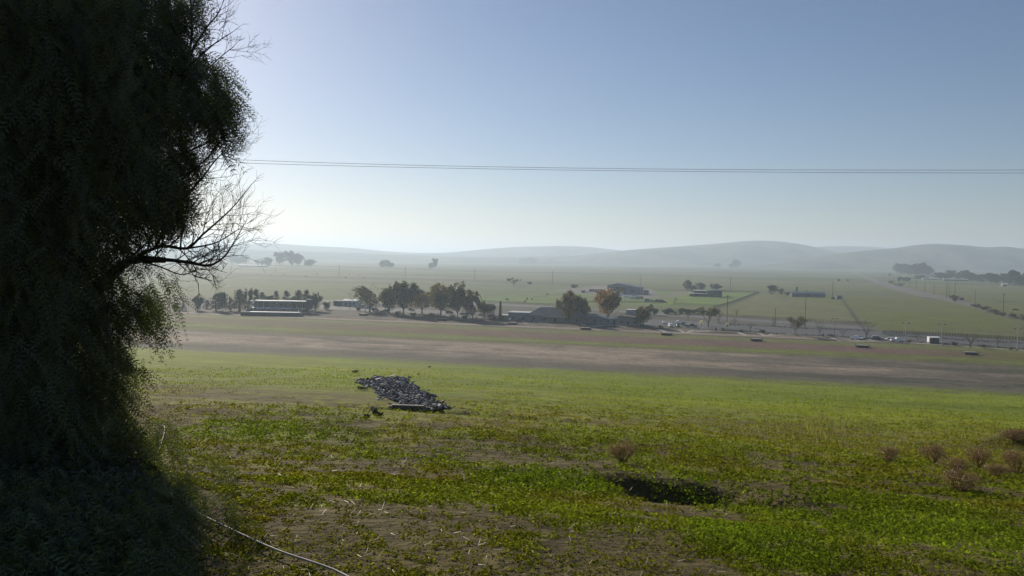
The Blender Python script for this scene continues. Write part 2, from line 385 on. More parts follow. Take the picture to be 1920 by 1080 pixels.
# ------------------------------------------------------------------ the ground sheet
def polar_ground():
    ang = np.concatenate([np.linspace(-180, -46, 90, endpoint=False), np.linspace(-46, 44, 640, endpoint=False), np.linspace(44, 180, 90, endpoint=False)])
    rad = np.concatenate([[.3, .8, 1.4, 2.0], np.geomspace(2.5, 60, 420), np.geomspace(60, 500, 330)[1:], np.geomspace(500, 20000, 170)[1:]])
    A, Rr = np.meshgrid(np.radians(ang), rad)
    x = Rr * np.sin(A); y = Rr * np.cos(A); z = H(x, y)
    colr = ground_color(x, y)
    nr, na = x.shape
    verts = np.concatenate([[[0, 0, float(H(0, 0))]], np.stack([x, y, z], -1).reshape(-1, 3)])
    cols = np.concatenate([[list(C_SOIL)], colr.reshape(-1, 3)])
    i = np.arange(nr - 1)[:, None]; j = np.arange(na)[None, :]; j2 = (j + 1) % na
    q = np.stack([1 + i * na + j, 1 + (i + 1) * na + j, 1 + (i + 1) * na + j2, 1 + i * na + j2], -1).reshape(-1, 4)
    q = q[:, ::-1]
    k = np.arange(na); tri = np.stack([np.zeros(na, int), 1 + k, 1 + (k + 1) % na, 1 + (k + 1) % na], -1)
    me = npmesh('ground', verts, q, ground_mat(), cols, True)
    return tag(link('ground', me), 'green hillside running down to the dry lake bed and the flat valley', kind='structure')
polar_ground()

# ------------------------------------------------------------------ hills
def hills(sil, D, depth, colr, seed, lab):
    """A ridge: heights follow the skyline at distance D and fall away in front and behind."""
    px = np.linspace(sil[0][0], sil[-1][0], 420); py = np.interp(px, [s[0] for s in sil], [s[1] for s in sil])
    ker = np.hanning(23); ker /= ker.sum(); py = np.convolve(np.pad(py, 11, 'edge'), ker, 'valid')
    a, c = ray(px, py); crest = c * D - PLAIN
    s = np.linspace(-1, 1, 60)[:, None]
    yy = D + s * depth; x = a[None, :] * yy
    shape = np.where(s < 0, np.cos(s * math.pi / 2) ** 1.3, np.cos(s * math.pi / 2))
    n = fbm(x / 420 + seed, yy / 700, seed, 5) - .5
    gul = np.abs(fbm(x / 260, yy / 900, seed + 9, 4) - .5) * 2
    z = PLAIN - 3 + (crest[None, :] + 3) * (shape + (n * .8 - gul * .4 + .12) * (1 - np.abs(shape * 2 - 1)) )
    z = np.minimum(z, PLAIN + (D + s * depth) / D * crest[None, :] * .985 + 0 * x) if False else z
    nr, na = x.shape
    i = np.arange(nr - 1)[:, None]; j = np.arange(na - 1)[None, :]
    q = np.stack([i * na + j, i * na + j + 1, (i + 1) * na + j + 1, (i + 1) * na + j], -1).reshape(-1, 4)
    cc = np.array(colr) * (.75 + .6 * fbm(x / 150, yy / 300, seed + 3, 5))[..., None]
    dk = sstep(.5, .6, fbm(x / 120, yy / 160, seed + 5, 4))[..., None]; cc = cc * (1 - dk) + np.array((.04, .05, .025)) * dk
    me = npmesh('hills', np.stack([x, yy + 0 * x, z], -1).reshape(-1, 3), q, leaf_mat('hill_grass', None, 0, .2, .01, 0), cc.reshape(-1, 3), True)
    return tag(link('hills', me), lab, kind='structure')
hills([(-300, 458), (100, 462), (300, 466), (430, 461), (480, 455), (520, 456), (560, 460), (620, 463), (665, 464), (690, 468), (740, 473), (830, 475), (900, 468), (960, 463), (1000, 462), (1050, 461), (1080, 461), (1120, 464), (1160, 470), (1220, 475), (1400, 475), (1530, 463), (1570, 460), (1610, 463), (1650, 462), (1680, 468), (1900, 480), (2300, 480)],
      7200, 1700, (.10, .10, .055), 5, 'pale hazy ridge farthest away along the skyline')
hills([(-300, 470), (300, 471), (440, 466), (520, 470), (640, 473), (760, 478), (900, 482), (1080, 480), (1150, 471), (1200, 467), (1260, 463), (1330, 458), (1380, 454), (1420, 450), (1450, 451), (1480, 455), (1520, 460), (1560, 472), (1620, 486), (1800, 490), (2300, 490)],
      5600, 1300, (.10, .10, .055), 11, 'broad grey ridge of middle distance with a low peak')
hills([(1380, 500), (1450, 494), (1520, 484), (1570, 476), (1620, 470), (1680, 465), (1720, 459), (1750, 457), (1800, 459), (1850, 464), (1890, 462), (1920, 467), (2100, 460), (2400, 466)],
      4500, 950, (.10, .10, .055), 17, 'darker rounded ridge rising behind the far tree line')
# ------------------------------------------------------------------ paved ground: sheets a few centimetres above the valley floor
ROAD = R(-16.7)                      # the park, the highway and the shore all run this way
def ribbon(name, pix, half, m, lab, z=.03):
    P = poly_world(pix); n = len(P); vs = []; fs = []
    for i in range(n):
        d = P[min(i + 1, n - 1)] - P[max(i - 1, 0)]; d = d / (np.hypot(*d) + 1e-9); nrm = np.array([-d[1], d[0]])
        h = half[i] if hasattr(half, '__len__') else half
        for s in (-1, 1):
            q = P[i] + nrm * h * s; vs.append((q[0], q[1], PLAIN + z))
        if i: fs.append((2 * i - 2, 2 * i - 1, 2 * i + 1, 2 * i))
    mb = MB(); mb.add(vs, [f[::-1] for f in fs]); return tag(mb.build(name, m), lab, kind='structure')
def sheet(name, pix, m, lab, z=.03):
    P = poly_world(pix); mb = MB(); mb.add([(p[0], p[1], PLAIN + z) for p in P], [tuple(range(len(P)))]); return tag(mb.build(name, m), lab, kind='structure')
ASPH = mat('asphalt', (.075, .075, .08), .9, var=.2, scale=.2)
ASPH2 = mat('worn_asphalt', (.11, .108, .11), .9, var=.25, scale=.1)
CONC = mat('pale_concrete', (.36, .33, .29), .9, var=.12, scale=.5)
DIRTROAD = mat('dirt_road', (.13, .115, .10), .95, var=.3, scale=.15)
ribbon('road', [(560, 563), (940, 571), (1120, 581), (1345, 596), (1560, 611), (1640, 616)], 9, ASPH2, 'grey two lane road crossing behind the park building', .035)
sheet('parking_lot', [(1170, 597), (1340, 604), (1640, 618), (1925, 640), (1925, 654), (1600, 634), (1340, 618), (1190, 609)], ASPH, 'dark grey asphalt parking lot beside the dry lake', .03)
sheet('parking_lot', [(600, 572), (720, 577), (900, 586), (930, 590), (930, 596), (800, 590), (690, 583), (600, 578)], ASPH, 'dark parking lot under the leafy trees', .03)
PW = 1.1
ribbon('path', [(560, 578), (665, 580.5), (730, 586), (800, 590), (900, 596), (950, 598), (985, 599), (1060, 603), (1085, 604), (1130, 608), (1170, 612)], PW * 1.2, CONC, 'pale concrete walk along the shore near the building', .06)
ribbon('path', [(1170, 612), (1240, 617.5), (1340, 621), (1430, 624.5), (1490, 629), (1560, 632), (1640, 638), (1720, 644), (1770, 647), (1850, 652), (1930, 658)], PW, CONC, 'pale concrete walk along the shore below the parking lot', .06)
for i, (x, y) in enumerate([(975, 600), (1085, 605), (1236, 617), (1385, 623), (1560, 633)]):
    s = .006
    k = (y - 480) / 120
    ribbon('path', [(x, y + .5), (x + 12 * k, y + 5.5 * k), (x + 44 * k, y + 5.8 * k), (x + 84 * k, y + 3.6 * k)], PW, CONC, 'pale zigzag ramp walk %s' % ['beside the grey building', 'under the wide leafy tree', 'below the parked black cars', 'below the two thin poles', 'below the right hand trucks'][i], .065)
    ribbon('path', [(x + 30 * k, y + 1 * k), (x + 42 * k, y + 5.8 * k)], PW * .8, CONC, 'short pale cross walk joining the zigzag ramp at column %s' % ['one', 'two', 'three', 'four', 'five'][i], .07)
    ribbon('path', [(x + 58 * k, y + 2 * k), (x + 44 * k, y + 5.6 * k)], PW * .8, CONC, 'slanting pale strip inside zigzag ramp %s' % ['one', 'two', 'three', 'four', 'five'][i], .075)
sheet('dirt_yard', [(1050, 543), (1120, 537), (1225, 543), (1240, 560), (1150, 556)], DIRTROAD, 'bare dirt yard in front of the big metal barn', .03)
ribbon('road', [(1600, 509), (1625, 521), (1650, 530), (1700, 545), (1745, 555), (1780, 562), (1830, 575), (1880, 590), (1960, 607)], [6, 8, 10, 14, 15, 10, 5, 4, 4], DIRTROAD, 'pale straight country road running to the far hills', .035)

# ------------------------------------------------------------------ tree builder
def grow(base, d, L, r, depth, out, tips, rs, spread=.6, up=.15, nb=3, shrink=.68):
    pts = [base]; rads = [r]; dd = d.copy(); n = 3
    for i in range(n):
        dd = (dd + Vector((rs.uniform(-1, 1), rs.uniform(-1, 1), rs.uniform(-.4, 1) * up * 3)) * .16).normalized()
        pts.append(pts[-1] + dd * L / n); rads.append(r * (1 - .45 * (i + 1) / n))
    out.append((pts, rads))
    if depth == 0: tips.append((pts[-1], dd)); tips.append((pts[1], dd)); return
    for k in range(nb):
        a = rs.uniform(0, 6.283); ax = dd.orthogonal().normalized(); ax.rotate(Matrix.Rotation(a, 3, dd))
        nd = (dd * math.cos(spread) + ax * math.sin(spread) * rs.uniform(.7, 1.2) + Vector((0, 0, up))).normalized()
        st = pts[-1] if k < 2 else pts[rs.choice([1, 2])]
        grow(st, nd, L * shrink * rs.uniform(.8, 1.15), rads[-1] * .75, depth - 1, out, tips, rs, spread, up, nb, shrink)
def tube_mesh(mb, segs, n=4):
    for pts, rads in segs: mb.tube(pts, rads, n, cap=False)
def leaf_quads(centers, size, g, squash=.7, jit=.5):
    """Rhombus leaf faces with random tilt at the given centres."""
    n = len(centers); a = g.normal(size=(n, 3)); a /= np.linalg.norm(a, axis=1, keepdims=True)
    b = g.normal(size=(n, 3)); b -= (b * a).sum(1, keepdims=True) * a; b /= np.linalg.norm(b, axis=1, keepdims=True)
    s = size * (1 + jit * (g.random((n, 1)) - .5) * 2)
    v = np.stack([centers + a * s, centers + b * s * squash, centers - a * s, centers - b * s * squash], 1)
    return v.reshape(-1, 3), np.arange(n * 4).reshape(-1, 4)
BARK = mat('bark', (.075, .06, .05), .95, var=.3, scale=2)
TREECOL = dict(leafy=(.070, .072, .030), autumn=(.33, .17, .035), mixed=(.12, .10, .04), cedar=(.032, .048, .035), dark=(.028, .042, .022), sparse=(.13, .105, .065), olive=(.06, .07, .035), far=(.04, .05, .04))
def make_tree_meshes(kind, seed, H_=10., W_=9.):
    rs = random.Random(seed); g = np.random.default_rng(seed); segs, tips = [], []
    if kind in ('cedar', 'spire', 'column'):
        ww = W_ / H_; trunk = [Vector((0, 0, 0)), Vector((.1, 0, H_ * .5)), Vector((0, .1, H_ * .97))]
        segs.append((trunk, [H_ * .025, H_ * .016, .02]))
        C = []; 
        for i in range(46):
            z = H_ * (.08 + .9 * rs.random() ** .9); rr = W_ * .5 * (1 - (z / H_) ** 1.7) * rs.uniform(.6, 1.1) + .15; a = rs.uniform(0, 6.28)
            e = Vector((math.cos(a) * rr, math.sin(a) * rr, z + rr * .15)); segs.append(([Vector((0, 0, z - rr * .2)), e], [.06, .02]))
            for k in range(34):
                t = rs.random() ** .6; C.append((e.x * t + rs.gauss(0, .28), e.y * t + rs.gauss(0, .28), z + rr * .1 * t + rs.gauss(0, .35)))
        centers = np.array(C); size = .22
    else:
        clear = {'shrub': .05, 'bare': .25, 'round': .1, 'leafy': .14}.get(kind, .2)
        trunkL = H_ * clear
        t0 = Vector((0, 0, 0)); t1 = Vector((rs.uniform(-.1, .1), rs.uniform(-.1, .1), trunkL))
        tr = H_ * .024 if kind != 'shrub' else H_ * .012
        segs.append(([t0, (t0 + t1) * .5, t1], [tr * 1.35, tr * 1.05, tr]))
        nb = rs.choice([4, 5]) if kind != 'bare' else 5
        L0 = (H_ - trunkL) * .42
        for k in range(nb):
            a = 6.283 * k / nb + rs.uniform(-.3, .3); sp = rs.uniform(.35, .95) * (W_ / H_) * (1.1 if kind != 'shrub' else 1.5)
            grow(t1, Vector((math.cos(a) * sp, math.sin(a) * sp, 1)).normalized(), L0, tr * .62, 3 if kind != 'bare' else 4, segs, tips, rs, .55, .12, 3, .66 if kind != 'bare' else .68)
        T = np.array([t[0][:] for t in tips])
        if kind == 'bare': centers = None
        else:
            m = 12 if kind == 'sparse' else 26
            base = np.repeat(T, m, 0); centers = base + g.normal(size=base.shape) * np.array([.42, .42, .34]) * H_ / 10
            # uneven clumps: drop whole patches of crown
            if kind != 'sparse':
                q_ = g.normal(size=(3400, 3)); q_ /= np.linalg.norm(q_, axis=1, keepdims=True); rr_ = g.random((3400, 1)) ** .45
                lob = .58 + .85 * fbm(q_[:, :1] * 2 + 9, q_[:, 2:] * 2 + q_[:, 1:2] + 9, seed + 3, 2)
                zc = {'leafy': .53, 'round': .5, 'shrub': .42}.get(kind, .5) * H_; zr = {'leafy': .40, 'round': .44, 'shrub': .5}.get(kind, .4) * H_
                vol = q_ * rr_ * lob * np.array([W_ * .48, W_ * .48, zr]) + np.array([0, 0, zc]); vol = vol[vol[:, 2] > .03 * H_]; centers = np.concatenate([centers, vol])
            keep = fbm(centers[:, 0] / 2.2 + 50, centers[:, 2] / 2.2 + centers[:, 1] / 3 + 50, seed, 2) > (.44 if kind != 'sparse' else .45)
            centers = centers[keep]; size = .2 * H_ / 10 * 1.15
    mb = MB(); tube_mesh(mb, segs, 4)
    pts = np.array(mb.v)
    # fit to the asked height and width
    allp = pts if centers is None else np.concatenate([pts, centers]); h = np.percentile(allp[:, 2], 99.7); wd = np.percentile(np.abs(allp[:, 0]), 98) * 2
    sx, sz = W_ / wd, H_ / h
    mb.v = [(p[0] * sx, p[1] * sx, p[2] * sz) for p in mb.v]
    if centers is not None: centers = centers * np.array([sx, sx, sz])
    return mb, centers, (size if centers is not None else 0)
TREE_PROTO = {}
def tree_proto(kind, colr, seed, W=9., leafsize=1.):
    key = (kind, colr, seed, W)
    if key in TREE_PROTO: return TREE_PROTO[key]
    mb, C, s = make_tree_meshes(kind, seed, 10., W); g = np.random.default_rng(seed + 99)
    trunk = mb.mesh('trunk', BARK); crown = None
    if C is not None:
        v, q = leaf_quads(C, s * leafsize, g)
        base = np.array(TREECOL[colr]); cc = base * (.55 + .9 * fbm(C[:, 0] / 1.1 + 40, C[:, 2] / 1.1 + C[:, 1] + 40, seed, 3))[:, None] * (1 + .25 * g.normal(size=(len(C), 1)))
        if colr == 'autumn':
            m = ((C[:, 0] + C[:, 2] * .2 + g.normal(size=len(C)) * 1.2) > 1.8)[:, None]; cc = np.where(m, np.array((.13, .10, .035)) * (.6 + .8 * g.random((len(C), 1))), cc)
        if colr == 'mixed':
            m = ((C[:, 0] + g.normal(size=len(C)) * 1.5) < -2.5)[:, None]; cc = np.where(m, np.array((.27, .15, .045)) * (.6 + .8 * g.random((len(C), 1))), cc)
        crown = npmesh('crown', v, q, leaf_mat('tree_leaves', None, .4, .2, 1.2, .05), np.repeat(np.clip(cc, .01, .6), 4, 0))
    TREE_PROTO[key] = (trunk, crown); return TREE_PROTO[key]
def tree(px, py, hpx, wpx, kind, colr, label, group=None, seed=0, name='tree', cat='tree', minD=0):
    p = G(px, py); s = mpp(p)
    h = hpx * s; wm = wpx * s; W = 9. if kind not in ('cedar', 'column', 'spire') else 4.5
    trunk, crown = tree_proto(kind, colr, seed, W, 1.0 if p.y < 900 else 1.5)
    e = empty(name, p, (px * 7.13) % 6.28, label=label, cat=cat, group=group); e.location.z -= .05
    e.scale = (wm / W, wm / W, h / 10)
    link('trunk', trunk, e)
    if crown: link('crown', crown, e)
    return e
def ordinal(i): return ['first', 'second', 'third', 'fourth', 'fifth', 'sixth', 'seventh', 'eighth', 'ninth', 'tenth', 'eleventh', 'twelfth', 'thirteenth', 'fourteenth', 'fifteenth', 'sixteenth', 'seventeenth', 'eighteenth', 'nineteenth', 'twentieth'][i]
# dark trees behind the pavilion
for i, t in enumerate([(371, 582, 27, 20), (388, 578, 16, 14), (405, 583, 33, 24), (418, 584, 36, 20), (433, 583, 24, 16), (449, 585, 42, 26), (466, 583, 42, 26), (480, 580, 38, 20), (492, 578, 30, 18), (505, 576, 22, 16), (518, 575, 30, 18), (537, 575, 30, 18), (551, 578, 22, 14), (560, 580, 36, 20), (574, 581, 38, 20)]):
    tree(*t, 'cedar' if i % 3 else 'round', 'cedar' if i % 2 == 0 else 'dark', 'dark bluish evergreen behind the long white roofed pavilion, %s from the left' % ordinal(i), 'evergreens behind the pavilion', 3 + i % 4, 'evergreen_tree')
tree(591, 583, 34, 26, 'round', 'cedar', 'rounded dark tree just right of the long pavilion', seed=9)
tree(612, 581, 15, 18, 'shrub', 'olive', 'low wide bush between the rounded tree and the white shed', seed=10, name='bush', cat='bush')
tree(328, 583, 14, 11, 'round', 'cedar', 'small dark tree standing alone, leftmost by the pale track', seed=11)
tree(343, 582, 14, 11, 'cedar', 'cedar', 'small dark tree standing alone, second beside the pale track', seed=12)
# leafy trees along the parking lot
for i, t in enumerate([(693, 585, 53, 46), (730, 588, 55, 34), (757, 590, 61, 40), (791, 588, 50, 34), (826, 593, 62, 42), (858, 597, 66, 40), (886, 599, 56, 34), (909, 597, 34, 26)]):
    t = (t[0], t[1], t[2] * [.95, .9, 1, .88, .96, 1, .92, .9][i], t[3] * 1.28)
    tree(*t, 'leafy', 'leafy' if i < 3 else 'mixed' if i < 5 else 'leafy', 'tall leafy tree turning brown above the parking lot, %s from the left' % ordinal(i), 'leafy trees along the parking lot', [20, 21, 22, 23, 24, 25, 26, 27][i])
for i, (x, y) in enumerate([(868, 600), (893, 602), (905, 601), (845, 598), (918, 603)]):
    tree(x, y, 22, 12, 'bare', 'leafy', 'slender small tree below the leafy row, %s from the left' % ordinal([1, 2, 3, 0, 4][i]), 'slender trees below the leafy row', 60 + i % 2)
tree(1066, 606, 60, 40, 'leafy', 'mixed', 'tall tree with yellowing left side in front of the park building', seed=31)
tree(1084, 604, 50, 34, 'leafy', 'leafy', 'grey green tree leaning against the yellowing tall one', seed=32)
tree(1099, 600, 28, 24, 'sparse', 'sparse', 'small brownish tree between the tall tree and the orange one', seed=33)
tree(1139, 605, 62, 54, 'leafy', 'autumn', 'bright orange autumn tree in front of the park building', seed=34)
tree(1206, 612, 36, 34, 'leafy', 'mixed', 'medium brownish green tree right of the park building', seed=35)
tree(1216, 590, 16, 16, 'round', 'dark', 'dark round bush by the fence, left one of a pair behind the brownish tree', 'dark round bushes by the fence', 36, 'bush', 'bush')
tree(1228, 591, 13, 14, 'round', 'dark', 'dark round bush by the fence, right one of a pair behind the brownish tree', 'dark round bushes by the fence', 37, 'bush', 'bush')
tree(1222, 578, 8, 9, 'shrub', 'sparse', 'small pinkish twiggy bush above the dark round pair', seed=38, name='bush', cat='bush')
for i, (x, w_) in enumerate([(1250, 16), (1263, 20), (1277, 14), (1290, 20), (1303, 18), (1314, 14)]):
    tree(x, 589, 10 + i % 3, w_ + 2, 'shrub', 'dark', 'dark low bush in the hedge line behind the cars, %s from the left' % ordinal(i), 'hedge bushes behind the parked cars', 39 + i % 3, 'bush', 'bush')
tree(1328, 613, 38, 34, 'sparse', 'sparse', 'thin brown leaved tree beside the parked black truck', seed=43)
tree(1347, 606, 22, 24, 'sparse', 'olive', 'grey green small tree close right of the thin brown one', seed=44)
tree(1265, 571, 16, 16, 'bare', 'leafy', 'bare twiggy tree at the pasture fence left of the farm sheds', seed=62)
tree(1381, 592, 16, 20, 'bare', 'leafy', 'bare dark tree just right of the tall crossarm pole', seed=63)
tree(1290, 600, 20, 22, 'bare', 'leafy', 'bare grey tree standing behind the parked black truck', seed=64)
BT = [(1377, 611, 18, 16), (1407, 622, 20, 14), (1450, 612, 18, 18), (1537, 630, 30, 20), (1580, 633, 20, 18), (1720, 641, 22, 20), (1820, 652, 30, 36), (1870, 650, 24, 24)]
for i, t in enumerate(BT):
    tree(*t, 'bare', 'leafy', 'small leafless tree along the parking lot walk, %s from the left' % ordinal(i), 'leafless trees along the parking lot', 60 + i % 5)
tree(1492, 629, 38, 36, 'sparse', 'sparse', 'wide grey brown tree standing by the pale thin pole', seed=45)
tree(1625, 637, 40, 36, 'bare', 'leafy', 'large leafless tree between the two right hand parked trucks', seed=66)
# farm trees
for i, (x, y, h, w_) in enumerate([(672, 582, 7, 12), (712, 589, 7, 14), (745, 591, 8, 16), (775, 593, 7, 14), (812, 595, 8, 16), (848, 598, 8, 14), (872, 599, 8, 12), (925, 600, 9, 14), (975, 603, 5, 10), (1010, 603, 5, 12), (1240, 616, 6, 12), (1355, 620, 6, 10), (1430, 624, 6, 12), (1560, 632, 6, 10), (1705, 642, 6, 10), (1790, 648, 7, 12), (1845, 652, 6, 12), (1895, 656, 6, 12)]):
    tree(x, y, h, w_, 'shrub', ['dark', 'olive', 'sparse'][i % 3], 'low planted shrub beside the shore walk, %s from the left' % ordinal(i), 'low shrubs beside the shore walk', 39 + i % 3, 'bush', 'bush')
tree(1290, 546, 21, 14, 'round', 'leafy', 'tall oval green tree at the left end of the farm sheds', seed=46)
tree(1300, 547, 12, 14, 'shrub', 'dark', 'low dark bush joining the oval tree to the shed', seed=47, name='bush', cat='bush')
tree(1314, 545, 15, 19, 'round', 'dark', 'dark domed tree behind the pale shed roofs', seed=48)
tree(1341, 545, 13, 19, 'round', 'dark', 'dark domed tree behind the darker shed', seed=49)
tree(1447, 552, 17, 21, 'round', 'olive', 'round olive tree left of the long low building', seed=50)
tree(1466, 553, 12, 16, 'round', 'leafy', 'smaller round tree next to the long low building', seed=51)
tree(1479, 554, 7, 12, 'shrub', 'leafy', 'low bush touching the end of the long low building', seed=52, name='bush', cat='bush')
tree(1494, 551, 14, 5.5, 'column', 'dark', 'narrow dark columnar tree rising behind the long low building', seed=53)
tree(1513, 551, 6, 4, 'column', 'dark', 'very small pointed tree peeping over the long low building', seed=53)
tree(963, 536, 15, 21, 'sparse', 'olive', 'lone grey tree in the middle of the green field', seed=54)
tree(993, 533, 5, 12, 'shrub', 'olive', 'small dark bush right of the lone field tree', seed=55, name='bush', cat='bush')
tree(1076, 540, 7, 14, 'shrub', 'dark', 'dark dome shaped bush on the track left of the barn', seed=56, name='bush', cat='bush')
# distant trees
FT = [(437, 493, 14, 20, 'round'), (447, 494, 10, 16, 'round'), (458, 494, 13, 17, 'round'), (485, 497, 9, 12, 'sparse'), (493, 497, 10, 9, 'round'), (503, 498, 15, 13, 'round'), (525, 498, 25, 21, 'leafy'), (546, 499, 28, 18, 'leafy'), (559, 499, 23, 20, 'leafy'), (579, 499, 12, 16, 'round'),
      (716, 501, 8, 14, 'shrub'), (724, 501, 13, 18, 'round'), (733, 501, 8, 14, 'shrub'), (808, 503, 10, 10, 'shrub'), (816, 503, 18, 11, 'round'), (980, 494, 9, 14, 'round'), (990, 494, 11, 18, 'round'), (999, 494, 9, 14, 'round'), (1031, 494, 8, 8, 'round'),
      (1345, 502, 8, 12, 'round'), (1372, 503, 9, 12, 'round'), (1381, 503, 16, 13, 'leafy'), (1682, 514, 20, 18, 'leafy'), (1695, 515, 20, 20, 'leafy'), (1704, 516, 14, 16, 'round'), (1716, 517, 22, 22, 'leafy'), (1730, 518, 25, 22, 'leafy'), (1741, 518, 18, 18, 'leafy'),
      (1757, 523, 12, 16, 'round'), (1770, 524, 12, 18, 'round'), (1783, 524, 17, 16, 'leafy'), (1797, 525, 14, 16, 'round'), (1808, 526, 19, 16, 'leafy'), (1818, 527, 16, 16, 'round'), (1830, 527, 12, 20, 'round'), (1843, 529, 14, 20, 'round'), (1858, 531, 19, 18, 'leafy'), (1868, 532, 18, 16, 'leafy'), (1882, 533, 20, 18, 'leafy'), (1893, 534, 22, 16, 'leafy'), (1902, 536, 29, 18, 'leafy'), (1914, 537, 20, 20, 'round'), (1932, 538, 26, 24, 'leafy'), (1688, 527, 8, 12, 'shrub'), (1700, 527, 7, 16, 'shrub'), (1724, 523, 7, 20, 'shrub')]
for i, (x, y, h, w_, k) in enumerate(FT):
    where = 'left of the pavilion line' if x < 470 else 'above the pavilion' if x < 600 else 'in the left centre of the plain' if x < 850 else 'at the centre foot of the hills' if x < 1100 else 'below the middle ridge' if x < 1500 else 'in the tall clump beside the country road' if x < 1750 else 'in the farmstead belt at the right'
    grp = [t[0] for t in FT]
    k0 = [t for t in sorted(grp) if (t < 470) == (x < 470) and (t < 600) == (x < 600) and (t < 850) == (x < 850) and (t < 1100) == (x < 1100) and (t < 1500) == (x < 1500) and (t < 1750) == (x < 1750)].index(x)
    tree(x, y, h, w_, k, 'far', 'hazy far off tree %s, %s from the left' % (where, ordinal(k0)), 'hazy far off trees', 70 + i % 4, 'distant_tree')
for i, (x, y, h, w_) in enumerate([(1790, 565, 12, 14), (1783, 560, 7, 8), (1832, 577, 8, 20), (1846, 581, 7, 18), (1858, 587, 8, 18), (1870, 590, 9, 20), (1880, 592, 7, 14), (1905, 598, 10, 22), (1922, 601, 10, 22), (1670, 531, 5, 10), (1686, 537, 6, 14), (1668, 517, 5, 8)]):
    tree(x, y, h, w_, 'shrub', 'olive' if i % 2 else 'sparse', 'roadside scrub bush by the country road, %s from the left' % ordinal(sorted([1790, 1783, 1832, 1846, 1858, 1870, 1880, 1905, 1922, 1670, 1686, 1668]).index(x)), 'scrub bushes by the country road', 39 + i % 3, 'bush', 'bush')
for i, (x, y, c_) in enumerate([(1315, 615, 0), (1363, 619, 0)]):
    p = G(x, y); s = mpp(p); e = empty('young_tree', p, 0, label=['small white blossoming young tree beside the thin brown tree', 'small white blossoming young tree below the tall crossarm pole'][i], cat='tree', group='white young trees')
    tr, _ = tree_proto('bare', 'leafy', 61, 9.); o = link('trunk', tr, e); o.scale = (.14 * s / .24, .14 * s / .24, .3 * s / .24)
    g = np.random.default_rng(i); C = g.normal(size=(420, 3)) * np.array([.75, .75, .7]) * s / .24 * .55 + np.array([0, 0, 2.5 * s / .24])
    v, q = leaf_quads(C, .17, g); link('crown', npmesh('crown', v, q, leaf_mat('blossom', (.75, .72, .68), .3, .1)), e)

# ------------------------------------------------------------------ buildings
def M_(n, c, **k): return mat(n, c, **k)
GREYW = M_('grey_wall', (.20, .21, .23), var=.1); DARKR = M_('dark_roof', (.085, .09, .10), rough=.7, var=.15, scale=.4); PALER = M_('pale_roof', (.50, .50, .49), rough=.6, var=.08)
WHITE = M_('white_paint', (.78, .78, .76), rough=.5, var=.05); DARK = M_('dark_opening', (.02, .022, .025), rough=.4, var=.1); BLUEM = M_('blue_grey_metal', (.17, .20, .22), rough=.55, var=.1, scale=.3)
WOOD = M_('weathered_wood', (.11, .09, .075), rough=.9, var=.3); GLASS = M_('window_glass', (.03, .035, .04), rough=.12, spec=.6, var=.1); STEEL = M_('galvanised_steel', (.42, .43, .42), rough=.55, var=.1); BLACK = M_('black_rubber', (.015, .015, .015), rough=.7)
TANW = M_('tan_wall', (.30, .27, .22), var=.12); RUST = M_('rusty_iron', (.18, .09, .05), var=.3)
def gable(mb, x0, x1, y0, y1, z0, z1, ov=.5, th=.25, axis='x'):
    """A gable roof with thickness, ridge along x or y."""
    if axis == 'x':
        ym = (y0 + y1) / 2
        pts = [(y0 - ov, z0), (ym, z1), (y1 + ov, z0), (y1 + ov, z0 - th), (ym, z1 - th), (y0 - ov, z0 - th)]
        n = 6; vs = [(x0 - ov, a, b) for a, b in pts] + [(x1 + ov, a, b) for a, b in pts]
    else:
        xm = (x0 + x1) / 2
        pts = [(x0 - ov, z0), (xm, z1), (x1 + ov, z0), (x1 + ov, z0 - th), (xm, z1 - th), (x0 - ov, z0 - th)]
        n = 6; vs = [(a, y0 - ov, b) for a, b in pts] + [(a, y1 + ov, b) for a, b in pts]
    fs = [(0, 1, 4, 5), (1, 2, 3, 4), (6, 11, 10, 7), (7, 10, 9, 8)] + [(i, 6 + i, 6 + (i + 1) % 6, (i + 1) % 6) for i in range(6)]
    mb.add(vs, fs); return mb
def hip(mb, x0, x1, y0, y1, z0, z1, ov=.6, r=.35):
    d = (y1 - y0) / 2; ym = (y0 + y1) / 2
    vs = [(x0 - ov, y0 - ov, z0), (x1 + ov, y0 - ov, z0), (x1 + ov, y1 + ov, z0), (x0 - ov, y1 + ov, z0), (x0 + d * r * 2, ym, z1), (x1 - d * r * 2, ym, z1)]
    vs += [(a, b, c - .25) for a, b, c in vs[:4]]
    return mb.add(vs, [(0, 1, 5, 4), (1, 2, 5), (2, 3, 4, 5), (3, 0, 4), (6, 7, 1, 0), (7, 8, 2, 1), (8, 9, 3, 2), (9, 6, 0, 3), (9, 8, 7, 6)])
def window(parent, x, y, z, w_, h_, door=False, frame=True):
    """Opening on a wall facing -y at plane y."""
    f = MB().box(x - w_ / 2 - .08, x + w_ / 2 + .08, y - .06, y, z - .08, z + h_ + .08).build('door' if door else 'window', DARK if door else WHITE if frame else BLUEM, parent)
    if not door:
        o = MB().box(x - w_ / 2, x + w_ / 2, y - .09, y - .063, z, z + h_).build('pane', GLASS, f)
    else:
        o = MB().tube([(x + w_ * .35, y - .07, z + 1), (x + w_ * .35, y - .13, z + 1), (x + w_ * .35, y - .13, z + 1.15)], .02, 5).build('handle', STEEL, f)
    return f
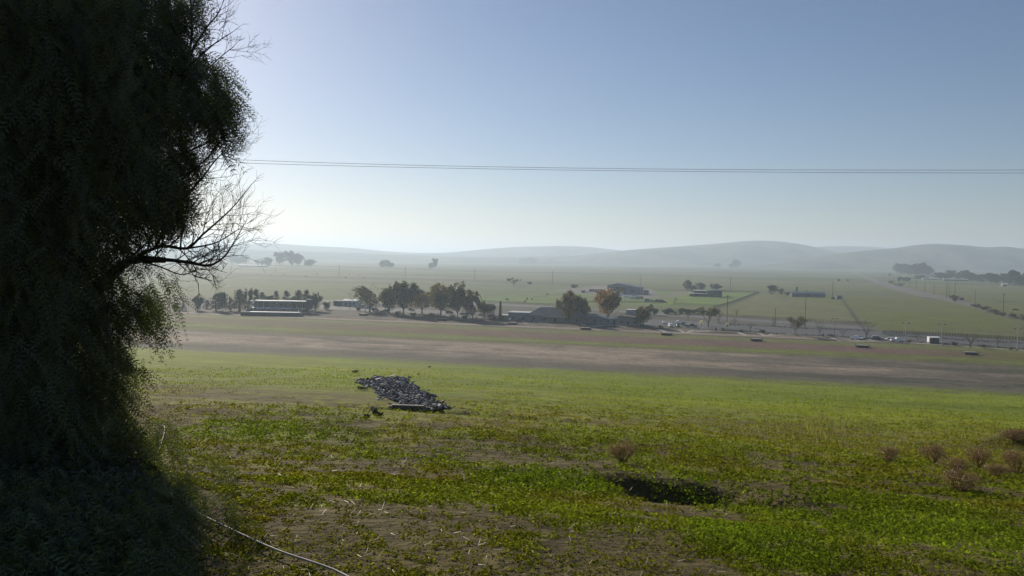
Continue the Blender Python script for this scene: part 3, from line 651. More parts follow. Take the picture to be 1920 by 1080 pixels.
# pavilion on its terrace
p = G(458, 588); s = mpp(p); e = empty('pavilion', p, ROAD * .12, label='long open lakeside pavilion with flat white edged roof', cat='pavilion')
L = 33; 
MB().box(-.5, L + 1.5, 9, 17, 7.0, 7.35).box(-.5, 26, 8.9, 8.998, 6.9, 7.4).build('roof', WHITE, e)
MB().box(0, L + 1, 16.2, 16.5, 2.4, 7.0).build('back_wall', BLUEM, e)
for i in range(9): MB().tube([(.3 + i * 4.0, 9.4, 2.2), (.3 + i * 4.0, 9.4, 7.0)], .14, 6).build('post', STEEL, e)
MB().box(L + 1.2, L + 3.6, 10, 16, 2.2, 8.4).build('end_wall', M_('slate_wall', (.07, .09, .10)), e)
MB().box(-1, L + 1, 5.5, 17, 0, 2.2).build('terrace', M_('terrace_concrete', (.13, .125, .12)), e)
for i in range(7): window(e, 14 + i * 2.8, 16.19, 2.5, 1.4, 2.6, door=(i % 3 == 1))
p = G(455, 591.5); e = empty('retaining_wall', p, ROAD * .12, label='dark stepped retaining wall with a white band below the pavilion', cat='retaining wall')
MB().box(-1.2, 34, 0, 4.2, -.5, 1.9).build('wall', M_('dark_stone_wall', (.05, .055, .06), var=.3), e)
MB().box(.3, 32.7, -.25, 4.0, 1.903, 2.25).build('band', WHITE, e)
MB().add([(33.2, -2.5, -.3), (33.8, -2.5, -.3), (30.8, 7, 2.6), (30.2, 7, 2.6), (33.2, -2.5, .2), (33.8, -2.5, .2), (30.8, 7, 3.2), (30.2, 7, 3.2)], [(0, 3, 2, 1), (4, 5, 6, 7), (0, 1, 5, 4), (1, 2, 6, 5), (2, 3, 7, 6), (3, 0, 4, 7)]).build('ramp_wall', M_('terrace_concrete', (.13, .125, .12)), e)
# covered boats on the terrace
def boat(p, rz, L, label, colr, up=1):
    e = empty('rowing_boat', p, rz, label=label, cat='boat', group='white covered boats by the pavilion')
    n = 9; vs = []; fs = []
    for i in range(n):
        t = i / (n - 1); wd = .85 * math.sin(math.pi * min(1, .25 + .9 * (1 - t)) * .62) * (1 - t ** 5) + .03; x = t * L; sh = .35 * t * t
        for k, (a, b) in enumerate([(-1, .75), (-.8, .25), (0, 0), (.8, .25), (1, .75)]): vs.append((x, a * wd, b + sh))
    for i in range(n - 1):
        for k in range(4): fs.append((i * 5 + k, i * 5 + k + 1, i * 5 + 6 + k, i * 5 + 5 + k))
    fs.append((0, 4, 3, 2, 1))
    MB().add(vs, fs).build('hull', colr, e, True)
    vs = []; fs = []
    for i in range(n):
        t = i / (n - 1); wd = .85 * math.sin(math.pi * min(1, .25 + .9 * (1 - t)) * .62) * (1 - t ** 5) + .05; x = t * L; sh = .35 * t * t
        for a, b in ((-1, .76), (0, 1.15), (1, .76)): vs.append((x, a * wd, b + sh))
    for i in range(n - 1):
        for k in range(2): fs.append((i * 3 + k, i * 3 + 3 + k, i * 3 + 4 + k, i * 3 + k + 1))
    MB().add(vs, fs).build('cover', WHITE, e, True)
    return e
pv_ = G(458, 588); ax = Vector((math.cos(ROAD * .12), math.sin(ROAD * .12), 0)); ay = Vector((-ax.y, ax.x, 0))
for i, (t, L_) in enumerate([(.3, 5.2), (5.0, 4.8), (10.5, 2.5), (13.8, 4.6), (18, 4.4), (22, 4.2), (26, 4.8)]):
    boat(pv_ + ax * t + ay * 6.9 + Vector((0, 0, 2.202)), ROAD * .12 + .03 * (i % 3 - 1), L_, 'white covered boat on the pavilion terrace, %s from the left' % ordinal(i), WHITE if i % 3 else M_('pinkish_hull', (.5, .36, .33)))

# park building
p0 = G(938, 600.5); bx = Vector((math.cos(ROAD), math.sin(ROAD), 0)); by = Vector((-bx.y, bx.x, 0))
def B(px, py): q = G(px, py) - p0; return q.dot(bx), q.dot(by)
e = empty('park_building', p0, ROAD, label='long grey low park building with sloping dark roof', cat='building')
def seg(xa, xb, d, hw, roofkind, zr, mr, mw, y0=0., nwin=3, door=True, flat=.3):
    MB().box(xa, xb, y0, y0 + d, -.3, hw).build('wall', mw, e)
    m = MB()
    if roofkind == 'flat': m.box(xa - .6, xb + .6, y0 - .7, y0 + d + .6, hw + .003, hw + flat)
    elif roofkind == 'hip': hip(m, xa, xb, y0, y0 + d, hw + .26, zr, 1.0)
    elif roofkind == 'gable': gable(m, xa, xb, y0, y0 + d, hw + .26, zr, .6)
    else: gable(m, xa, xb, y0, y0 + d, hw + .26, zr, .6, axis='y')
    r_ = m.build('roof', mr, e)
    for i in range(nwin):
        x = xa + (xb - xa) * (i + .5) / nwin
        window(e, x, y0 - .004, .1 if (door and i == nwin // 2) else 1.1, 1.1, 2.1 if (door and i == nwin // 2) else 1.2, door and i == nwin // 2, False)
    return r_
xs = {q: B(q, 600.5 + (q - 938) * .062)[0] for q in (938, 950, 987, 1062, 1090, 1112, 1148, 1186, 1200)}
seg(-2, xs[950] + .5, 6, 2.6, 'flat', 0, PALER, TANW, 2, 1, False)
seg(xs[950] + .6, xs[987], 10, 4.6, 'flat', 0, PALER, GREYW, 0, 2, False)
seg(xs[987] + .01, xs[1062] + 7, 15, 3.4, 'hip', 7.9, M_('slate_roof', (.13, .14, .155), rough=.7, var=.15, scale=.4), GREYW, -.5, 5)
r_ = MB().box(xs[987] + 9, xs[1062] + 6, -3.6, -1.6, 3.1, 3.35)
for i in range(6): r_.box(xs[987] + 9.2 + i * 4.2, xs[987] + 9.5 + i * 4.2, -3.4, -3.1, -.2, 3.1)
r_.build('porch', M_('porch_timber', (.16, .15, .14)), e)
seg(xs[1062] + 7.2, xs[1112] + 4, 9, 3.4, 'gable', 5.2, M_('mid_roof', (.22, .22, .23)), GREYW, 1, 3)
seg(xs[1112] + 4.2, xs[1148], 8, 3.2, 'flat', 0, PALER, GREYW, 0, 2)
seg(xs[1148] + .2, xs[1186] + 1, 11, 4.2, 'gabley', 7.4, M_('mid_roof', (.22, .22, .23)), TANW, -1, 3)
e2 = empty('storage_shed', G(1192, 591), ROAD, label='small shed with a bright flat roof behind the park building', cat='shed')
MB().box(-6, 3, 0, 5, 0, 3.2).build('wall', TANW, e2); MB().box(-6.5, 3.5, -.5, 5.5, 3.203, 3.5).build('roof', WHITE, e2)
window(e2, -3, -.004, .8, 1, 1); window(e2, 1, -.004, .1, 1, 2, True)
# white shed by the leafy trees
e = empty('workshop', G(646, 574), ROAD, label='low pale building with white roof left of the leafy trees', cat='building')
MB().box(-1.5, 10, 0, 7, -.2, 3.6).build('wall', M_('pale_blue_wall', (.42, .46, .50), var=.08), e); gable(MB(), -1.5, 10, 0, 7, 3.87, 4.9, .5).build('roof', WHITE, e)
MB().box(-9, -1.6, .5, 6, -.2, 3.2).build('annex', M_('dark_annex', (.08, .08, .09)), e); MB().box(-9.3, -1.55, 0, 6.4, 3.203, 3.5).build('annex_roof', BLUEM, e)
for i in range(3): window(e, 1 + i * 3.2, -.004, 1.2 if i else .1, 1.2, 1.3 if i else 2.1, i == 0)
# big barn
p = G(1168, 551.5); e = empty('metal_barn', p, R(-20), label='large blue grey metal barn with open dark bay', cat='barn')
s = mpp(p); Wd = 60 * s; h = 10.5
MB().prism([(-Wd / 2, 0), (Wd * .13, 0), (Wd * .13, h * .82), (-Wd * .18, h), (-Wd / 2, h * .78)], .3, 26).build('wall', BLUEM, e)
MB().prism([(Wd * .13 + .01, 0), (Wd / 2, 0), (Wd / 2, h * .66), (Wd * .13 + .01, h * .81)], .6, 24).build('side_wall', M_('barn_side_metal', (.15, .19, .22), rough=.5), e)
MB().prism([(-Wd / 2 - .8, h * .775), (-Wd * .18, h + .003), (Wd * .15, h * .823), (Wd * .15, h * .823 + .3), (-Wd * .18, h + .35), (-Wd / 2 - .8, h * .775 + .3)], 0, 26.5).build('roof', M_('barn_roof', (.10, .125, .14), rough=.5), e)
MB().prism([(Wd * .15 + .01, h * .81), (Wd / 2 + .8, h * .65), (Wd / 2 + .8, h * .65 + .25), (Wd * .15 + .01, h * .81 + .25)], .3, 24.5).build('lean_to_roof', M_('barn_roof', (.10, .125, .14), rough=.5), e)
MB().prism([(-Wd * .40, .02), (Wd * .10, .02), (Wd * .10, h * .62), (-Wd * .18, h * .70), (-Wd * .40, h * .66)], .22, .295).build('door', DARK, e)
window(e, Wd * .3, .59, 0, 3.5, 4.2, True)
def small_shed(px, py, wpx, hpx, roofm, wallm, label, rz=ROAD, cat='shed', name='shed', kind='flat', d=None):
    p = G(px, py); s = mpp(p); w_, h_ = wpx * s, hpx * s; d = d or min(w_, 12)
    e = empty(name, p, rz, label=label, cat=cat)
    MB().box(-w_ / 2, w_ / 2, 0, d, -.3, h_ * .8).build('wall', wallm, e)
    m = MB()
    if kind == 'flat': m.box(-w_ / 2 - .3, w_ / 2 + .3, -.4, d + .3, h_ * .8 + .003, h_ * .8 + .35)
    else: gable(m, -w_ / 2, w_ / 2, 0, d, h_ * .8 + .26, h_ * 1.05, .5, axis='x' if kind == 'gx' else 'y')
    m.build('roof', roofm, e)
    window(e, -w_ * .2, -.004, 0, min(1.2, w_ * .3), min(2.1, h_ * .6), True)
    if w_ > 4: window(e, w_ * .25, -.004, h_ * .25, min(1.5, w_ * .2), h_ * .3)
    return e
small_shed(1211, 552, 9, 10, WHITE, BLUEM, 'narrow grey shed with white edged roof touching the barn')
small_shed(1213, 566, 8, 8, WHITE, TANW, 'small hut with bright white roof below the barn')
small_shed(1109, 547, 9, 6, M_('pinkish_roof', (.3, .22, .2)), BLUEM, 'low shed left of the barn with dull red roof', kind='gx')
small_shed(1119, 548, 10, 7, PALER, GREYW, 'open pale roofed shelter between low shed and barn')
small_shed(1093, 549, 6, 5, DARKR, DARK, 'small black cabin at the left end of the barn yard')
# farm sheds
p = G(1309, 556); e = empty('farm_shed', p, R(-12), label='low farm shed with two stepped pale tin roofs', cat='shed'); s = mpp(p); w_ = 32 * s
MB().box(-w_ * .5, w_ * .5, 0, 8, -.3, 2.6).box(-w_ * .25, w_ * .5, 8.01, 18, -.3, 5.2).build('wall', M_('barn_wood', (.09, .085, .08)), e)
MB().prism([(-w_ * .55, 2.9), (w_ * .5, 2.7), (w_ * .5, 3.0), (-w_ * .55, 3.2)], -2.5, 8.5).prism([(-w_ * .3, 5.5), (w_ * .48, 5.3), (w_ * .48, 5.6), (-w_ * .3, 5.8)], 6.5, 18.5).build('roof', PALER, e)
for i in range(4): MB().tube([(-w_ * .45 + i * w_ * .3, -2.2, -.2), (-w_ * .45 + i * w_ * .3, -2.2, 2.75)], .12, 5).build('post', WOOD, e)
window(e, -w_ * .1, -.004, 0, 3, 2.3, True)
small_shed(1340, 557, 26, 14, M_('barn_roof', (.10, .125, .14), rough=.5), M_('barn_wood', (.09, .085, .08)), 'dark gabled farm barn joined to the pale roofed shed', R(-12), 'barn', 'farm_barn', 'gy', 16)
p = G(1516, 557); e = empty('poultry_house', p, R(-5), label='very long low slate building in the right hand pasture', cat='building'); s = mpp(p); w_ = 61 * s
MB().box(-w_ / 2, w_ / 2, 0, 9, -.3, 3.4).build('wall', M_('slate_wall', (.07, .09, .10)), e); gable(MB(), -w_ / 2, w_ / 2, 0, 9, 3.67, 5.4, .5).build('roof', M_('blue_tin_roof', (.15, .18, .21), rough=.5), e)
for i in range(9): window(e, -w_ * .42 + i * w_ * .105, -.004, 1 if i != 4 else 0, 1.6, 1.3 if i != 4 else 2.4, i == 4)
small_shed(1574, 561, 10, 8, BLUEM, BLUEM, 'blue grey box shaped shed right of the long low building')
small_shed(1562, 561, 6, 4, DARKR, DARK, 'tiny dark shed between the long building and the blue box')
small_shed(1572, 527, 6, 5, M_('pale_green_roof', (.3, .34, .25)), TANW, 'tiny pale hut far out in the field')
small_shed(1589, 527, 4, 4, DARKR, M_('barn_wood', (.09, .085, .08)), 'tiny dark hut far out beside the pale one')
small_shed(1803, 563, 7, 6, M_('pinkish_roof', (.3, .22, .2)), DARK, 'small dark box shed by the country road')
small_shed(1792, 527, 40, 4, PALER, M_('slate_wall', (.07, .09, .10)), 'long pale roofed farm shed in front of the far tree belt', name='long_shed', kind='gx')
small_shed(1745, 525, 26, 3.5, PALER, TANW, 'far pale roofed shed left part of the tree belt', name='long_shed', kind='gx')
small_shed(1884, 537, 8, 5, WHITE, TANW, 'small white roofed house under the trees at far right', name='farm_house', cat='house', kind='gx')
small_shed(472, 500, 60, 3, PALER, WHITE, 'far pale greenhouse strip under the hazy trees', name='greenhouse', cat='greenhouse', kind='gx')
# white booth
p = G(1751, 644); e = empty('entry_booth', p, ROAD, label='boxy white edged booth by the walk at the right', cat='booth')
MB().box(-2.1, 2.4, .0, 4.0, -.2, 2.7).build('wall', M_('booth_blue_wall', (.10, .12, .17)), e)
MB().box(-2.5, -2.105, -1.2, 4, -.2, 3.0).build('side_wall', WHITE, e); MB().prism([(-2.5, 3.003), (2.8, 3.2), (2.8, 3.4), (-2.5, 3.25)], -1.3, 4.2).build('roof', WHITE, e)
window(e, 0, -.004, 1.0, 1.6, 1.1, frame=False); window(e, 1.7, -.004, 0, .8, 2, True); e.scale = (.85,) * 3
# monument
p = G(938, 601); e = empty('monument', p, ROAD, label='tall thin dark tapering pillar on a stepped base', cat='monument'); s = mpp(p); h = 36 * s
MB().add([(-.75, -.75, 1), (.75, -.75, 1), (.75, .75, 1), (-.75, .75, 1), (-.4, -.4, h), (.4, -.4, h), (.4, .4, h), (-.4, .4, h)], [(0, 1, 5, 4), (1, 2, 6, 5), (2, 3, 7, 6), (3, 0, 4, 7), (4, 5, 6, 7)]).build('shaft', M_('black_stone', (.02, .022, .028), rough=.6), e)
MB().box(-1.6, 1.6, -1.6, 1.6, -.2, .6).box(-1.1, 1.1, -1.1, 1.1, .602, 1.0).build('base', M_('black_stone', (.02, .022, .028), rough=.6), e)
# docks on the dry shore
def dock():
    e = empty('fishing_dock', (0, 0, 0), cat='dock', group='stranded docks on the dry shore', label='x')
    MB().box(-2.3, 2.3, -1.2, 1.4, .9, 1.1).build('deck', M_('dock_deck', (.24, .23, .22)), e)
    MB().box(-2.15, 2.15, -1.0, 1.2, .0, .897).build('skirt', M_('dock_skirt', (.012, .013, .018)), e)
    for sx in (-1, 1):
        for sy in (-1.3, 1.5): MB().tube([(sx * 2.42, sy, -.2), (sx * 2.42, sy, 1.5)], .09, 6).build('pile', WOOD, e)
    MB().box(-.6, .6, 1.402, 5.4, .7, .82).build('gangway', M_('dock_deck', (.24, .23, .22)), e)
    return e
dk = dock(); spots = [(681, 591.5), (829, 600.5), (961, 608.5), (1098, 618), (1250, 628.5), (1418, 639.5), (1617, 651.5), (1820, 665)]
for i, (x, y) in enumerate(spots):
    o = dk if i == 0 else copy_tree(dk); o.location = G(x, y); o.rotation_euler.z = ROAD + .04 * (i % 3)
    o['label'] = 'low dark dock stranded on the dry shore, ' + ['leftmost, near the white cars', 'second from the left, under the leafy trees', 'third, in front of the dark pillar', 'fourth, in front of the orange tree', 'fifth, below the parked black cars', 'sixth, left of the wide brown tree', 'seventh, below the three trucks', 'last one at the far right'][i]
    if i in (3, 6): o.scale = (1.1, 1, .9)
# lamp posts
def lamp(px, py, hpx, m, label, double=True, thick=.11):
    p = G(px, py); h = hpx * mpp(p); e = empty('lamp_post', p, ROAD, label=label, cat='lamp post', group='lamp posts around the park')
    MB().tube([(0, 0, 0), (0, 0, h)], [thick * 1.3, thick], 8).build('pole', m, e)
    MB().box(-.3, .3, -.3, .3, -.1, .35).build('base', CONC, e)
    if double: MB().tube([(-1.0, 0, h - .1), (1.0, 0, h - .1)], .06, 6).build('crossarm', m, e)
    for sx in ((-1, 1) if double else (1,)):
        k = MB().add([(sx * 1.15 - .45, -.3, h - .25), (sx * 1.15 + .45, -.3, h - .25), (sx * 1.15 + .45, .3, h - .25), (sx * 1.15 - .45, .3, h - .25), (sx * 1.15 - .25, -.2, h + .1), (sx * 1.15 + .25, -.2, h + .1), (sx * 1.15 + .25, .2, h + .1), (sx * 1.15 - .25, .2, h + .1)], [(3, 2, 1, 0), (4, 5, 6, 7), (0, 1, 5, 4), (1, 2, 6, 5), (2, 3, 7, 6), (3, 0, 4, 7)])
        if double or sx == 1: k.build('lamp_head', DARKR if double else m, e)
    return e
DKM = M_('dark_metal', (.05, .05, .055), rough=.6)
lamp(656, 580, 29, DKM, 'dark twin headed lamp post left of the leafy trees'); lamp(771, 591, 32, DKM, 'dark twin headed lamp post among the leafy trees')
lamp(1034, 602, 31, WHITE, 'white lamp post in front of the park building', False, .16)
lamp(995, 600.5, 16, STEEL, 'short pale post in front of the park building', False, .25)
lamp(1492, 630, 36, STEEL, 'pale lamp post in front of the wide brown tree', False); lamp(1168, 611, 22, DKM, 'thin dark lamp post beside the gabled end', False, .08)
lamp(1206, 611, 36, DKM, 'dark lamp post rising from the brownish green tree', True, .08)
lamp(1697, 646, 41, STEEL, 'pale twin headed lamp post right of the white truck'); lamp(1765, 648.5, 41, STEEL, 'pale twin headed lamp post beside the white booth'); lamp(1907, 657, 41, STEEL, 'pale twin headed lamp post at the far right edge')
lamp(1565, 633, 36, DKM, 'faint thin lamp post between the brown tree and the trucks', True, .06)
# utility poles
def upole(px, py, hpx, label, arm=True, th=.14):
    p = G(px, py); h = hpx * mpp(p); e = empty('utility_pole', p, ROAD, label=label, cat='utility pole', group='wooden utility poles')
    MB().tube([(0, 0, -.1), (0, 0, h)], [th * 1.2, th * .8], 7).build('pole', WOOD, e)
    if arm:
        MB().box(-1.3, 1.3, -.07, .07, h - .7, h - .5).build('crossarm', WOOD, e)
        for k in (-1.1, -.4, .4, 1.1): MB().tube([(k, 0, h - .5), (k, 0, h - .25)], [.06, .04], 6).build('insulator', STEEL, e)
    return e
for i, (x, y, t, a) in enumerate([(517, 512, 493, 1), (636, 517, 496, 0), (760, 521, 499, 0), (890, 527, 503, 0), (1036, 532, 508, 0)]):
    upole(x, y, y - t, 'thin hazy pole in the left field line, %s from the left' % ordinal(i), a, .3)
upole(1201, 540, 25, 'dark pole rising behind the barn right side', 0, .25); upole(1369, 548, 27, 'pole behind the dark farm barn', 1, .2); upole(1374, 548, 20, 'thin short pole just right of the farm barn pole', 0, .12)
p_ = upole(1363, 608, 55, 'tall dark pole with wide crossarm in front of the farm', 1, .16); upole(1509.5, 616, 60, 'tall plain dark pole beside the wide brown tree', 0, .15); upole(1453, 611, 34, 'shorter dark pole between crossarm pole and plain pole', 0, .17)
upole(1561, 557, 29, 'pole at the right end of the long low building', 0, .25); upole(1881, 587, 36, 'tall crossarm pole beside the scrub at the right', 1, .2); upole(1828, 575, 31, 'grey leaning pole above the roadside scrub', 0, .14)
RP = [(1790, 561, 530), (1780, 558, 535), (1775, 559, 531), (1751, 553, 532), (1734, 548, 529), (1718, 542, 527), (1706, 538, 524), (1694, 535, 522), (1684, 531, 519), (1675, 528, 518), (1667, 525, 516), (1660, 522, 514), (1654, 520, 513)]
for i, (x, y, t) in enumerate(sorted(RP)):
    upole(x, y, y - t, 'roadside pole receding along the country road, %s from the far end' % ordinal(i), i > 9, .22)
# fences and low walls
def fence(pix, h, nposts, label, cat='fence', rails=3, solid=False, th=.09):
    P = poly_world(pix); e = empty('fence', (P[0][0], P[0][1], PLAIN), 0, label=label, cat=cat); o = P[0]
    L = np.concatenate([[0], np.cumsum(np.hypot(*np.diff(P, axis=0).T))]); ts = np.linspace(0, L[-1], nposts)
    xs_ = np.interp(ts, L, P[:, 0]) - o[0]; ys_ = np.interp(ts, L, P[:, 1]) - o[1]
    for x, y in zip(xs_, ys_): MB().box(x - th, x + th, y - th, y + th, -.2, h + .1).build('post', WOOD, e)
    mb = MB()
    for k in range(rails):
        z = h * (k + 1) / rails - .1; mb.tube([(x, y - th * 1.6, z) for x, y in zip(xs_, ys_)], th * .55, 4)
    mb.build('rail', WOOD, e)
    return e
fence([(1350, 593), (1440, 598), (1560, 605), (1632, 609)], 1.6, 60, 'dark post fence along the road from crossarm pole rightwards', rails=3, th=.09)
fence([(1655, 625), (1780, 630), (1922, 638)], 1.5, 50, 'dark post fence between the parking lot and right field', rails=4, th=.14)
fence([(1262, 571), (1300, 573), (1346, 575)], 1.6, 26, 'post fence closing the farm pasture in front', rails=3, th=.1)
fence([(1338, 578), (1375, 567), (1422, 549)], 1.6, 70, 'long diagonal fence dividing the two pastures', rails=4, th=.14)
fence([(900, 566), (1000, 571), (1070, 575)], 1.5, 50, 'dark fence line behind the park building', rails=3, th=.09)
fence([(1422, 549), (1345, 546)], 1.5, 20, 'far fence behind the bright pasture', rails=3, th=.2)
fence([(1080, 567), (1240, 568)], 1.5, 40, 'field fence in front of the barn yard', rails=3, th=.14)
e = None
def low_hedge(pix, h, wd, label, name='hedge', cat='hedge'):
    P = poly_world(pix); L = np.concatenate([[0], np.cumsum(np.hypot(*np.diff(P, axis=0).T))]); n = int(L[-1] * 14); g = np.random.default_rng(int(pix[0][0]))
    t = g.random(n) * L[-1]; x = np.interp(t, L, P[:, 0]); y = np.interp(t, L, P[:, 1]); k = fbm(t / 3, t * 0 + 1.5, 3, 3)
    C = np.stack([x + g.normal(size=n) * wd, y + g.normal(size=n) * wd, PLAIN + g.random(n) * h * (.2 + 1.4 * k)], 1) - np.array([P[0][0], P[0][1], PLAIN])
    v, q = leaf_quads(C, .22, g); cc = np.array((.03, .038, .022)) * (.6 + .8 * g.random((n, 1)))
    o = link(name, npmesh(name, v, q, leaf_mat('tree_leaves'), np.repeat(cc, 4, 0)), None, (P[0][0], P[0][1], PLAIN)); return tag(o, label, cat)
low_hedge([(1345, 607), (1420, 611), (1520, 617), (1640, 621)], .9, .4, 'low dark hedge in the middle of the parking lot')
low_hedge([(1350, 621), (1420, 624), (1490, 629), (1560, 631), (1640, 637), (1700, 641), (1780, 646), (1925, 656)], .7, .35, 'low dark leafy strip standing in for the shaded kerb between cars and shore walk')  # dark leaves stand in for a kerb and the shade along it
low_hedge([(1655, 628), (1800, 638), (1925, 645)], .8, .4, 'low dark shrub strip at the back edge of the right lot')
low_hedge([(700, 586), (800, 592), (900, 598), (935, 601)], 1.3, .7, 'dark planting bank below the leafy trees')
low_hedge([(1170, 612), (1230, 617)], .9, .6, 'dark planting strip under the brownish green tree')
# ------------------------------------------------------------------ vehicles
def paint(n, c): return mat(n, c, rough=.25, var=.03, spec=.6)
PW_, PB_, PS_, PR_ = paint('white_car_paint', (.8, .8, .8)), paint('black_car_paint', (.02, .02, .022)), paint('silver_car_paint', (.45, .46, .47)), paint('blue_car_paint', (.05, .07, .12))
def vehicle(px, py, kind, m, rz, label, name=None, sc=1., group='vehicles parked around the park'):
    e = empty(name or {'suv': 'parked_car', 'sedan': 'parked_car', 'pickup': 'pickup_truck', 'van': 'camper_van', 'rv': 'motor_home', 'box': 'box_trailer'}[kind], G(px, py), rz, label=label, cat={'suv': 'car', 'sedan': 'car', 'pickup': 'pickup truck', 'van': 'van', 'rv': 'motor home', 'box': 'trailer'}[kind], group=group)
    P = dict(suv=([(-2.4, .45), (2.35, .45), (2.45, .95), (1.35, 1.12), (.65, 1.78), (-2.0, 1.82), (-2.4, 1.1)], [(1.15, 1.15), (.58, 1.7), (-1.9, 1.72), (-2.15, 1.15)]),
             sedan=([(-2.3, .35), (2.25, .35), (2.35, .8), (1.2, .95), (.45, 1.42), (-1.0, 1.45), (-1.8, 1.05), (-2.3, 1.0)], [(1.0, .98), (.4, 1.36), (-.95, 1.38), (-1.6, 1.02)]),
             pickup=([(-2.8, .5), (2.7, .5), (2.8, 1.1), (1.6, 1.25), (1.0, 1.9), (-.5, 1.92), (-.7, 1.25), (-2.8, 1.25)], [(1.35, 1.28), (.92, 1.82), (-.4, 1.84), (-.55, 1.28)]),
             van=([(-2.9, .4), (2.7, .4), (2.8, 1.1), (2.2, 1.3), (1.6, 2.4), (-2.9, 2.5)], [(1.9, 1.4), (1.45, 2.1), (-2.3, 2.1), (-2.3, 1.4)]),
             rv=([(-4.5, .4), (4.0, .4), (4.2, 1.2), (3.6, 1.5), (3.5, 3.1), (-4.5, 3.15)], [(3.4, 1.6), (3.3, 2.5), (1.8, 2.5), (1.8, 1.6)]),
             box=([(-3.5, .6), (3.2, .6), (3.5, 1.2), (3.5, 2.6), (-3.5, 2.6)], [(2.5, 1.5), (2.5, 2.1), (1.2, 2.1), (1.2, 1.5)]))[kind]
    body, glass = P; w_ = .92 if kind in ('suv', 'sedan', 'pickup') else 1.15
    mb = MB(); n = len(body); zt = max(z for x, z in body)
    def yy(z, s): return s * (w_ - (.16 if z > 1.25 and kind in ('suv', 'sedan', 'pickup') else 0))
    vs = [(x, yy(z, -1), z) for x, z in body] + [(x, yy(z, 1), z) for x, z in body]
    mb.add(vs, [tuple(range(n)), tuple(range(2 * n - 1, n - 1, -1))] + [(i, n + i, n + (i + 1) % n, (i + 1) % n) for i in range(n)])
    b = mb.build('body', m, e); bev = b.modifiers.new('edge', 'BEVEL'); bev.width = .07; bev.segments = 2
    k = len(glass)
    for s in (-1, 1): MB().add([(x, s * (w_ + .012 - (.08 if z > 1.25 and k and kind in ('suv', 'sedan', 'pickup') else 0) - (.06 if z > 1.5 and kind in ('suv', 'pickup') else 0)), z) for x, z in glass], [tuple(range(k))]).build('window', GLASS, e)
    (x0, z0), (x1, z1) = glass[0], glass[1]
    MB().add([(x0 + .13, -.75 * w_, z0), (x0 + .13, .75 * w_, z0), (x1 + .1, .7 * w_, z1), (x1 + .1, -.7 * w_, z1)], [(0, 1, 2, 3)]).build('windscreen', GLASS, e)
    L = max(x for x, z in body); r = .37 if kind != 'sedan' else .32
    for sx in (-.62, .62):
        for sy in (-1, 1):
            wv = MB().tube([(sx * L, sy * (w_ - .2), r), (sx * L, sy * (w_ + .03), r)], r, 14).build('wheel', BLACK, e)
            MB().tube([(sx * L, sy * (w_ + .031), r), (sx * L, sy * (w_ + .045), r)], r * .55, 10).build('rim', STEEL, wv)
    for sy in (-1, 1):
        if kind != 'box': MB().box(L - .06, L + .03, sy * .62 * w_ - .16, sy * .62 * w_ + .16, .72, .92).build('headlight', M_('lamp_glass', (.7, .7, .68), rough=.1), e)
        MB().box(-max(-x for x, z in body) - .02, -max(-x for x, z in body) + .03, sy * .75 * w_ - .1, sy * .75 * w_ + .1, .8, 1.0).build('tail_light', M_('red_lamp', (.35, .02, .02), rough=.2), e)
    e.scale = (sc,) * 3
    return e
A0 = ROAD
FACE = R(-110)
vehicle(1257, 613, 'suv', PW_, FACE + .35, 'white car parked nose out at the front left of the lot')
vehicle(1245, 607, 'sedan', PW_, FACE + .2, 'white car at the left, behind the front white one'); vehicle(1270, 607, 'suv', PW_, FACE, 'white roofed car in the back of the lot left of black truck')
vehicle(1271, 613, 'sedan', PB_, FACE + .3, 'low dark car between white car and black truck'); vehicle(1281, 609.5, 'suv', PR_, FACE, 'dark blue car just left of the black truck')
vehicle(1296, 614, 'pickup', PB_, A0 + .1, 'large black truck parked sideways in the lot', sc=1.15)
vehicle(1606, 637, 'pickup', PW_, A0 + 2.75, 'white truck with dark rear, left one of the three right hand vehicles')
vehicle(1612, 636, 'sedan', PB_, A0 + .1, 'black car tucked behind the left white truck')
vehicle(1644, 637.5, 'suv', PB_, A0 + .1, 'black car, middle one of the three right hand vehicles'); vehicle(1637, 636, 'suv', PS_, A0 + 2.5, 'silver car overlapping the middle black car')
vehicle(1682, 641, 'pickup', PW_, A0 + .25, 'white truck at the right of the three vehicles', sc=1.05); vehicle(1668, 640, 'suv', PS_, A0 + 2.3, 'pale car just left of the right hand white truck')
for i, (x, y, m, k) in enumerate([(679, 577.5, PW_, 'van'), (692, 579, PW_, 'pickup'), (722, 575, PW_, 'suv'), (772, 582.5, PW_, 'sedan'), (704, 583, PB_, 'suv'), (723, 585, PB_, 'suv'), (843, 588, PB_, 'suv'), (868, 590, PS_, 'sedan'), (880, 591, PB_, 'suv'), (903, 592, PS_, 'sedan'), (930, 597, PW_, 'sedan'), (921, 594, PB_, 'suv')]):
    vehicle(x, y, k, m, A0 + [.1, 3.0, .2, 2.9][i % 4], ['white van at the left end of the tree shaded lot', 'white truck in front of the white van', 'white car glimpsed behind the first leafy trees', 'white car beside the dark lamp post', 'black car under the first leafy tree', 'black car under the second leafy tree', 'dark car behind the fifth leafy tree', 'silver car under the sixth leafy tree', 'dark car right of the silver one', 'silver car under the seventh leafy tree', 'white car just left of the dark pillar', 'dark car behind the car by the pillar'][i])
vehicle(1160, 554, 'rv', PW_, R(-8), 'large white motor home parked in front of the barn', sc=1.25, group='vehicles in the barn yard'); vehicle(1177, 559, 'box', PW_, R(-8), 'white trailer right of the motor home', group='vehicles in the barn yard'); vehicle(1187, 561, 'van', PW_, R(-14), 'white van in front of the barn corner', group='vehicles in the barn yard'); vehicle(1199, 561, 'box', TANW, R(-8), 'tan trailer at the right end of the barn yard', group='vehicles in the barn yard')
